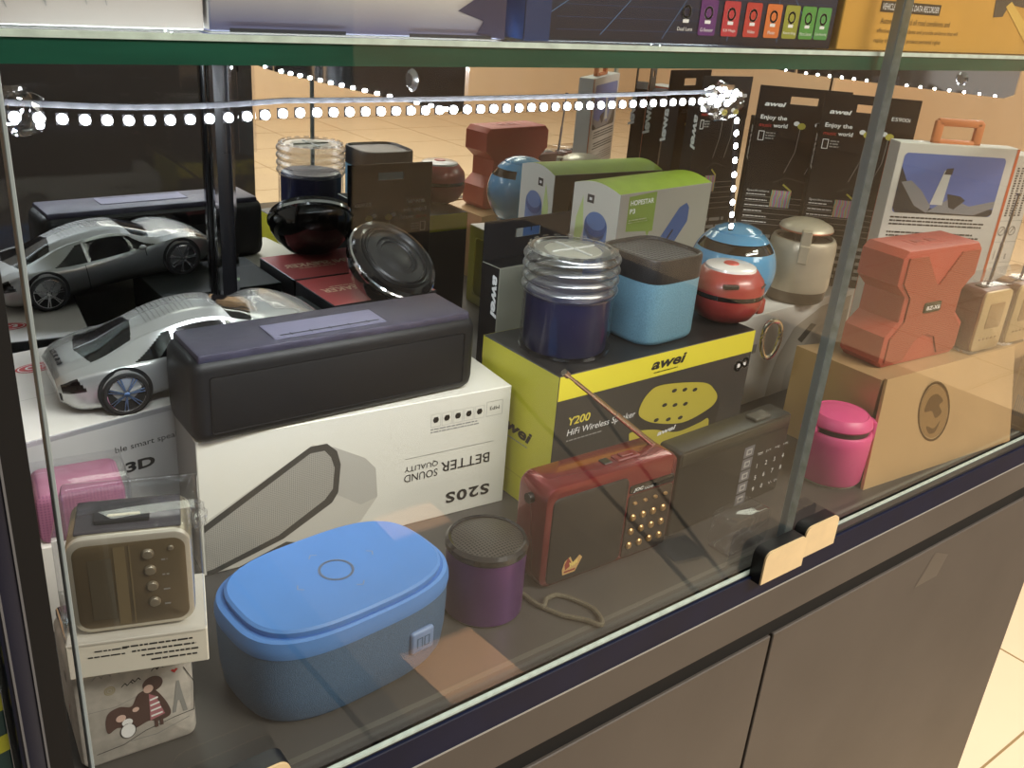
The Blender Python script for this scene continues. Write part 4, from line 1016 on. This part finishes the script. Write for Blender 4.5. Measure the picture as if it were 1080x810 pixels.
d.poly(RED, [(52, 50), (54, 52.2), (53, 53), (52, 52.2), (51, 53), (50, 52.2)], 1)
d.line(INK, [(8, 10), (22, 11), (34, 16), (50, 19), (61, 20)], .45, 1); d.line(INK, [(61, 20), (62, 40), (57, 52)], .45, 1); d.line(INKGREY, [(6, 40), (20, 39), (36, 43)], .3, 1); d.line(INKGREY, [(26, 12), (40, 11), (58, 16)], .5, 1)
for k in range(11): d.line(INKGREY, [(10+k*4.4, 61), (13+k*4.4, 64), (15+k*4.4, 60.5)], .45, 1)
b.build('printed_drawing', tc_)
b = B(); d = D(b, (0, .06, 0), (0, -1, 0), (0, 0, 1)); d.line(INK, [(30, 8), (33, 26), (34, 8)], .8, 1); d.disc(INKGREY, 34, 48, 4, 3, 1); d.poly(RED, [(36, 27), (38, 29), (37, 30), (36, 29), (35, 30), (34, 29)], 1); b.build('printed_side', tc_)

# striped box outside the post
nb = carton('striped_box', 'yellow and dark green striped box at the extreme left edge, past the corner post', 'box', (-.020, .004, -.0262), 0, .054, .05, .20, [M('dark_teal', '15302e', .5)]*6)
b = B(); d = face(b, .054, .05, .20, 'f')
for k in range(5): d.poly(M('acid_yellow', '86861f', .5) if k == 0 else MATS['acid_yellow'], [(0, 70+k*22), (54, 79+k*22), (54, 88+k*22), (0, 79+k*22)], 1)
b.build('printed_stripes', nb)

# ------------------------------------------------------------------ right side: pink flask, gold box, red square speaker, small gold radios
pf = thing('flask_speaker', 'bright pink barrel speaker with a domed lid, standing on the cabinet floor', 'speaker', (.7520, .0680, 0), 0)
pf.scale = (1.09, 1.09, 1.06)
m_pink = M('hot_pink', 'e0568c', .4, 0, .03, 40)
b = B(); b.lathe([(0, 0), (.0255, 0), (.0262, .0025)], M('pale_rubber', 'c9bdae', .5), 48); b.build('foot', pf)
b = B(); b.lathe([(.0270, .0022), (.0285, .005), (.0290, .040), (.0288, .047), (.0270, .0495), (.0250, .0490)], m_pink, 48); b.build('barrel', pf)
b = B(); b.lathe([(.0255, .0480), (.0255, .0550)], M('slot_brown', '3b2a26', .3), 48); b.build('slot', pf)
b = B(); b.lathe([(.0265, .0540), (.0275, .0555), (.0265, .0600), (.0225, .0640), (.0215, .0636), (.0150, .0660), (0, .0665)], m_pink, 48); b.build('lid', pf)
b = B(); b.box(-.0065, -.0305, .036, .0065, -.0265, .058, m_pink, .0012, 2, Matrix.Rotation(R(52), 4, 'Z')); b.box(-.0065, -.0305, .036, .0065, -.0265, .058, m_pink, .0012, 2, Matrix.Rotation(R(-128), 4, 'Z')); b.build('strap', pf)
b = B(); b.ball((-.0265, .010, .0505), .008, m_pink, (1.3, 1, .7), 16); b.build('spout', pf)

m_kraft = M('gold_foil_card', 'c4a478', .34, .25, .05, 16)
gx = thing('speaker_box', 'matt gold card box with a round emblem, under the red square speaker', 'box', (0, 0, 0))
b = B(); b.prism([(.790, .0580), (1.012, .0445), (1.058, .0430), (1.058, .085), (.790, .1555)], 0, .0960, m_kraft); b.build('box_body', gx)
b = B(); fr = [Vector((.7565, .0312, 0)), Vector((1.0004, .0108, 0)), Vector((1.014, .0405, .0975)), Vector((.7930, .0540, .0975))]
b.loft([[tuple(p) for p in fr], [tuple(p+Vector((.0006, .0034, 0))) for p in fr]], m_kraft); fcv = b.build('front_cover', gx)
b = B(); o_ = Vector((.7565, .0312, 0)); u_ = (fr[1]-fr[0]).normalized(); nn = u_.cross(fr[3]-fr[0]).normalized(); d = D(b, o_, u_, nn.cross(u_))
m_em = M('emblem_brown', '6e5330', .4, .3)
d.ring(m_em, 108, 57, 25, 2.4, 1, 29); d.disc(M('emblem_tan', '9c7c50', .4, .3), 108, 57, 23, 27, 1)
d.spoly(m_em, [(92, 60), (100, 72), (112, 74), (122, 66), (116, 62), (120, 54), (110, 50), (104, 58)], 2); d.spoly(m_em, [(96, 44), (108, 40), (118, 46), (110, 36), (100, 36)], 2)
b.build('emblem', fcv)
bx = carton('speaker_box', 'kraft box at the far right edge, beyond the matt gold card box', 'box', (1.034, .0060, 0), -2, .100, .032, .085, [m_kraft]*6)
b = B(); d = face(b, .100, .032, .085, 'l'); d.line(M('kraft_pale', 'd8bb86', .5), [(2, 5), (30, 5), (30, 70), (2, 70)], 1.2, 1, True)
for k in range(7): d.rect(INKGREY, 8+k*2.2, 16, 9+k*2.2, 40, 1)
b.build('printed_side', bx)

ZG = .0962
bz = thing('square_speaker', 'orange-red square speaker with an X-shaped grille, on the matt gold box', 'speaker', (.8090, .0755, ZG), -5.0)
bz.scale = (1.15, 1.06, 1.095)
m_bz = M('brick_orange', 'b04d3c', .5, 0, .04, 30); m_bzg = mesh_grille('brick_grille', 'a8503a', '7c3526', 560, .5)
w, dp, h = .108, .046, .107
def xout(e=0, nx=.010):
    k = [(.006+e, e), (w-.006-e, e), (w-e, .006+e), (w-e, .030), (w-.004-nx-e, .042), (w-.004-nx-e, h-.042), (w-e, h-.030), (w-e, h-.006-e), (w-.006-e, h-e), (.006+e, h-e), (e, h-.006-e), (e, h-.030), (.004+nx+e, h-.042), (.004+nx+e, .042), (e, .030), (e, .006+e)]
    return k
b = B(); rings = []
for e, y in ((.003, 0), (.0008, .001), (0, .003), (0, dp-.003), (.0008, dp-.001), (.003, dp)):
    rings.append([(x, y, z) for x, z in xout(e)])
b.loft(rings, m_bz); b.build('body', bz)
b = B(); T = Matrix.Rotation(R(90), 4, 'X')
b.prism([(.006, .005), (.030, .005), (.040, .022), (.054, .027), (.068, .022), (.078, .005), (.102, .005), (.102, .028), (.0885, .042), (.0885, .064), (.102, .078), (.102, .101), (.078, .101), (.056, .073), (.052, .073), (.030, .101), (.006, .101), (.006, .078), (.0195, .064), (.0195, .042), (.006, .028)], -.001, .0016, m_bzg, T)
b.build('x_grille', bz)
b = B(); b.box(.041, -.0030, .048, .064, -.0010, .0575, M('badge_olive', '3d3a24', .4), .0015, 2); D(b, (0, -.0030, 0), (1, 0, 0), (0, 0, 1)).text(INKWHITE, 'BZ-X6', 43.5, 50.8, 18, 3.8, bold=.03); b.build('badge', bz)
b = B(); b.box(.030, .014, h-.0008, .070, .030, h+.0003, m_bz, .0003, 1); b.box(.036, .018, h, .046, .026, h+.0008, M('brick_key', '9c4234', .5), .0003, 1); b.box(.054, .018, h, .064, .026, h+.0008, MATS['brick_key'], .0003, 1); b.build('top_keys', bz)

def mini_radio(label, loc, rz):
    t = thing('boxed_radio', label, 'radio', loc, rz, 'small gold radios in clear cases')
    b = B(); slab(b, 0, 0, .046, .058, 0, .026, .006, M('rose_brown', '663a2f', .35, 0) if 'rose_brown' not in MATS else MATS['rose_brown'], .003); b.build('body', t)
    b = B(); slab(b, .001, .001, .045, .057, -.0016, .003, .006, M('pale_gold', 'd3b888', .3, .2) if 'pale_gold' not in MATS else MATS['pale_gold'], .0012); f_ = b.build('front_plate', t)
    b = B(); slab(b, .012, .022, .036, .046, -.0022, 0, .002, M('gold_window', 'a98a60', .3, .2) if 'gold_window' not in MATS else MATS['gold_window'], .0005); b.build('display', f_)
    b = B()
    for k in range(5): b.box(.009+k*.006, -.0022, .0115, .0125+k*.006, 0, .0135, MATS['gold_window'], .0005, 1)
    b.build('key_row', f_)
    b = B(); b.box(.010, .008, .0575, .022, .017, .0590, BLACK, .0005, 1); b.box(.027, .008, .0575, .040, .017, .0590, BLACK, .0005, 1); b.build('top_switch', t)
    b = B(); a = Vector((.0435, .023, .055)); e = Vector((.0500, .023, .137)); q = [a, a.lerp(e, .45), a.lerp(e, .452), a.lerp(e, .8), a.lerp(e, .802), a.lerp(e, .97), a.lerp(e, .971), e]
    b.tube(q, [.0017, .0017, .0013, .0013, .001, .001, .0022, .0022], STEEL, 10); b.build('aerial', t)
    t.scale = (1.12, 1.12, 1.15)
    b = B(); b.box(-.003, -.004, -.0004, .051, .036, .064, FILM, .002, 2); b.build('clear_case', t)
    return t
mini_radio('small gold radio in a clear case, on the gold box beside the orange-red speaker', (.9400, .0540, ZG+.0006), -5)
mini_radio('small gold radio in a clear case, farther right than its twin', (1.0030, .0500, ZG+.0006), -5)

# aircraft picture box and listing box behind
m_air = M('white_gloss_card', 'd5d2cb', .4, 0, .02, 12); m_org = M('orange_card', 'd0663c', .45)
w, dp, h = .172, .022, .286
bx = carton('radio_box', 'tall white box with an aircraft photo and an orange carrying handle', 'box', (.9300, .1767, 0), -31, w, dp, h, [m_air, m_air, m_air, m_org, m_air, m_air])
bx.scale = (.785, 1, 1.015)
for sd in ('f', 'b'):
    b = B(); d = face(b, w, dp, h, sd)
    d.rrect(M('photo_sky', '5f74b4', .35) if sd == 'f' else MATS['photo_sky'], 10, 214, 156, 276, 5, 1)
    m_fu = M('fuselage_grey', '8a8c90', .4) if sd == 'f' else MATS['fuselage_grey']; m_fd = M('fuselage_dark', '34363a', .4) if sd == 'f' else MATS['fuselage_dark']; m_fl = M('fin_white', 'cdd0cc', .4) if sd == 'f' else MATS['fin_white']
    d.poly(m_fd, [(10, 262), (24, 244), (44, 226), (60, 220), (156, 222), (156, 217), (150, 214), (15, 214), (10, 219)], 2); d.poly(m_fu, [(14, 246), (28, 248), (46, 238), (64, 222), (60, 215), (40, 222)], 3)
    d.poly(m_fu, [(60, 216), (90, 232), (120, 224), (156, 231), (156, 224), (130, 215)], 3); d.poly(m_fl, [(62, 224), (72, 260), (82, 261), (80, 224)], 4); d.poly(m_fd, [(72, 256), (74, 262), (84, 263), (83, 256)], 5)
    d.poly(m_fd, [(84, 236), (104, 234), (112, 230), (98, 220), (90, 222)], 4)
    for y0 in (200, 184): d.lines(INK, 10, y0, 150, y0+11, 3, .5)
    d.line(INKGREY, [(10, 164), (150, 164), (150, 181), (10, 181)], .3, 1, True); d.lines(INKGREY, 13, 166, 146, 179, 4, .6)
    d.text(INK, 'winstar', 12, 156, 16, 3.2, bold=.02); d.lines(INKGREY, 12, 120, 90, 152, 7)
    d.rect(m_org, 168, 20, 172, 286, 1)
    b.build('printed_panel', bx)
b = B(); m_hd = M('orange_handle', 'd27f4e', .45)
for x0, x1, z0, z1 in ((.050, .062, .284, .309), (.108, .120, .284, .309), (.050, .120, .2835, .2900), (.053, .117, .303, .311)): b.box(x0, .008, z0, x1, .014, z1, m_hd, .002, 2)
b.build('carry_handle', bx)
w, dp, h = .170, .05, .275
bx = carton('radio_box', 'white box with a printed list and orange side, at the right picture edge', 'box', (1.108, .1385, 0), -15.3, w*.24, dp, h, [m_air, m_air, m_org, m_org, m_air, m_air])
b = B(); d = face(b, w*.24, dp, h, 'f')
d.line(INKGREY, [(4, 150), (40, 150), (40, 200), (4, 200)], .4, 1, True); d.line(INKGREY, [(4, 175), (40, 175)], .4, 1)
for x in (9, 16, 23, 30): d.lines(INK, x, 205, x+4, 262, 20, t=.6)
d.ring(INK, 12, 188, 5, .7, 2); d.ring(INK, 28, 188, 5, .7, 2); d.line(INK, [(10, 186), (14, 191)], .8, 2); d.line(INK, [(26, 186), (30, 191)], .8, 2)
for x, t in ((8, 'speakers'), (17, 'output'), (26, 'size')): d.text(INK, t, x+4, 154, None, 3, rot=90)
b.build('printed_panel', bx)

# ------------------------------------------------------------------ light, camera
def area(name, loc, size, power, col, rot=(0, 0, 0)):
    l = bpy.data.lights.new(name, 'AREA'); l.energy = power; l.size = size[0]; l.shape = 'RECTANGLE'; l.size_y = size[1]; l.color = col
    o = bpy.data.objects.new(name, l); COL.objects.link(o); o.location = loc; o.rotation_euler = rot
    return o
area('mall_ceiling_light', (1.5, -1.8, 2.2), (2.0, .6), 120, (1, .92, .80))
area('mall_ceiling_light', (4.5, 1.2, 2.3), (3., 1.5), 112, (1, .92, .80))
area('mall_ceiling_light', (3.0, -4.5, 2.3), (3., 1.5), 112, (1, .92, .80))
sl = bpy.data.lights.new('floor_boost_spot', 'SPOT'); sl.energy = 1500; sl.spot_size = R(50); sl.spot_blend = .6; sl.shadow_soft_size = .08; sl.color = (1, .86, .68)  # added spot, brightens the floor tiles mirrored in the front glass
so = bpy.data.objects.new('floor_boost_spot', sl); COL.objects.link(so); so.location = (1.15, -1.35, 2.3)
wd = bpy.data.worlds.new('mall_air'); SC.world = wd; wd.use_nodes = True
bg = wd.node_tree.nodes['Background']; bg.inputs[0].default_value = (1., .92, .80, 1); bg.inputs[1].default_value = .38

cam = bpy.data.cameras.new('camera'); co = bpy.data.objects.new('camera', cam); COL.objects.link(co); SC.camera = co
cam.sensor_width = 36; cam.lens = 991.34/1080*36; cam.clip_start = .01; cam.clip_end = 60
rx, ry, rz = .685657, .414349, -.0834976
F = Vector((math.sin(rx)*math.cos(ry), math.cos(rx)*math.cos(ry), -math.sin(ry))); Rr = Vector((math.cos(rx), -math.sin(rx), 0)); Dn = -Rr.cross(F)*-1
Dn = F.cross(Rr)
cr, sr = math.cos(rz), math.sin(rz)
X = cr*Rr+sr*Dn; Y = -(-sr*Rr+cr*Dn)
mw = Matrix((X, Y, -F)).transposed().to_4x4(); mw.translation = (0, -.36, .42266); co.matrix_world = mw
SC.view_settings.view_transform = 'Standard'; SC.view_settings.look = 'None'; SC.view_settings.gamma = 1; SC.view_settings.use_curve_mapping = False
SC.view_settings.exposure = 0
SC.cycles.max_bounces = 12; SC.cycles.transparent_max_bounces = 40; SC.cycles.glossy_bounces = 6; SC.cycles.caustics_reflective = False; SC.cycles.caustics_refractive = False
SC.cycles.sample_clamp_indirect = 4
SC.cycles.use_denoising = True
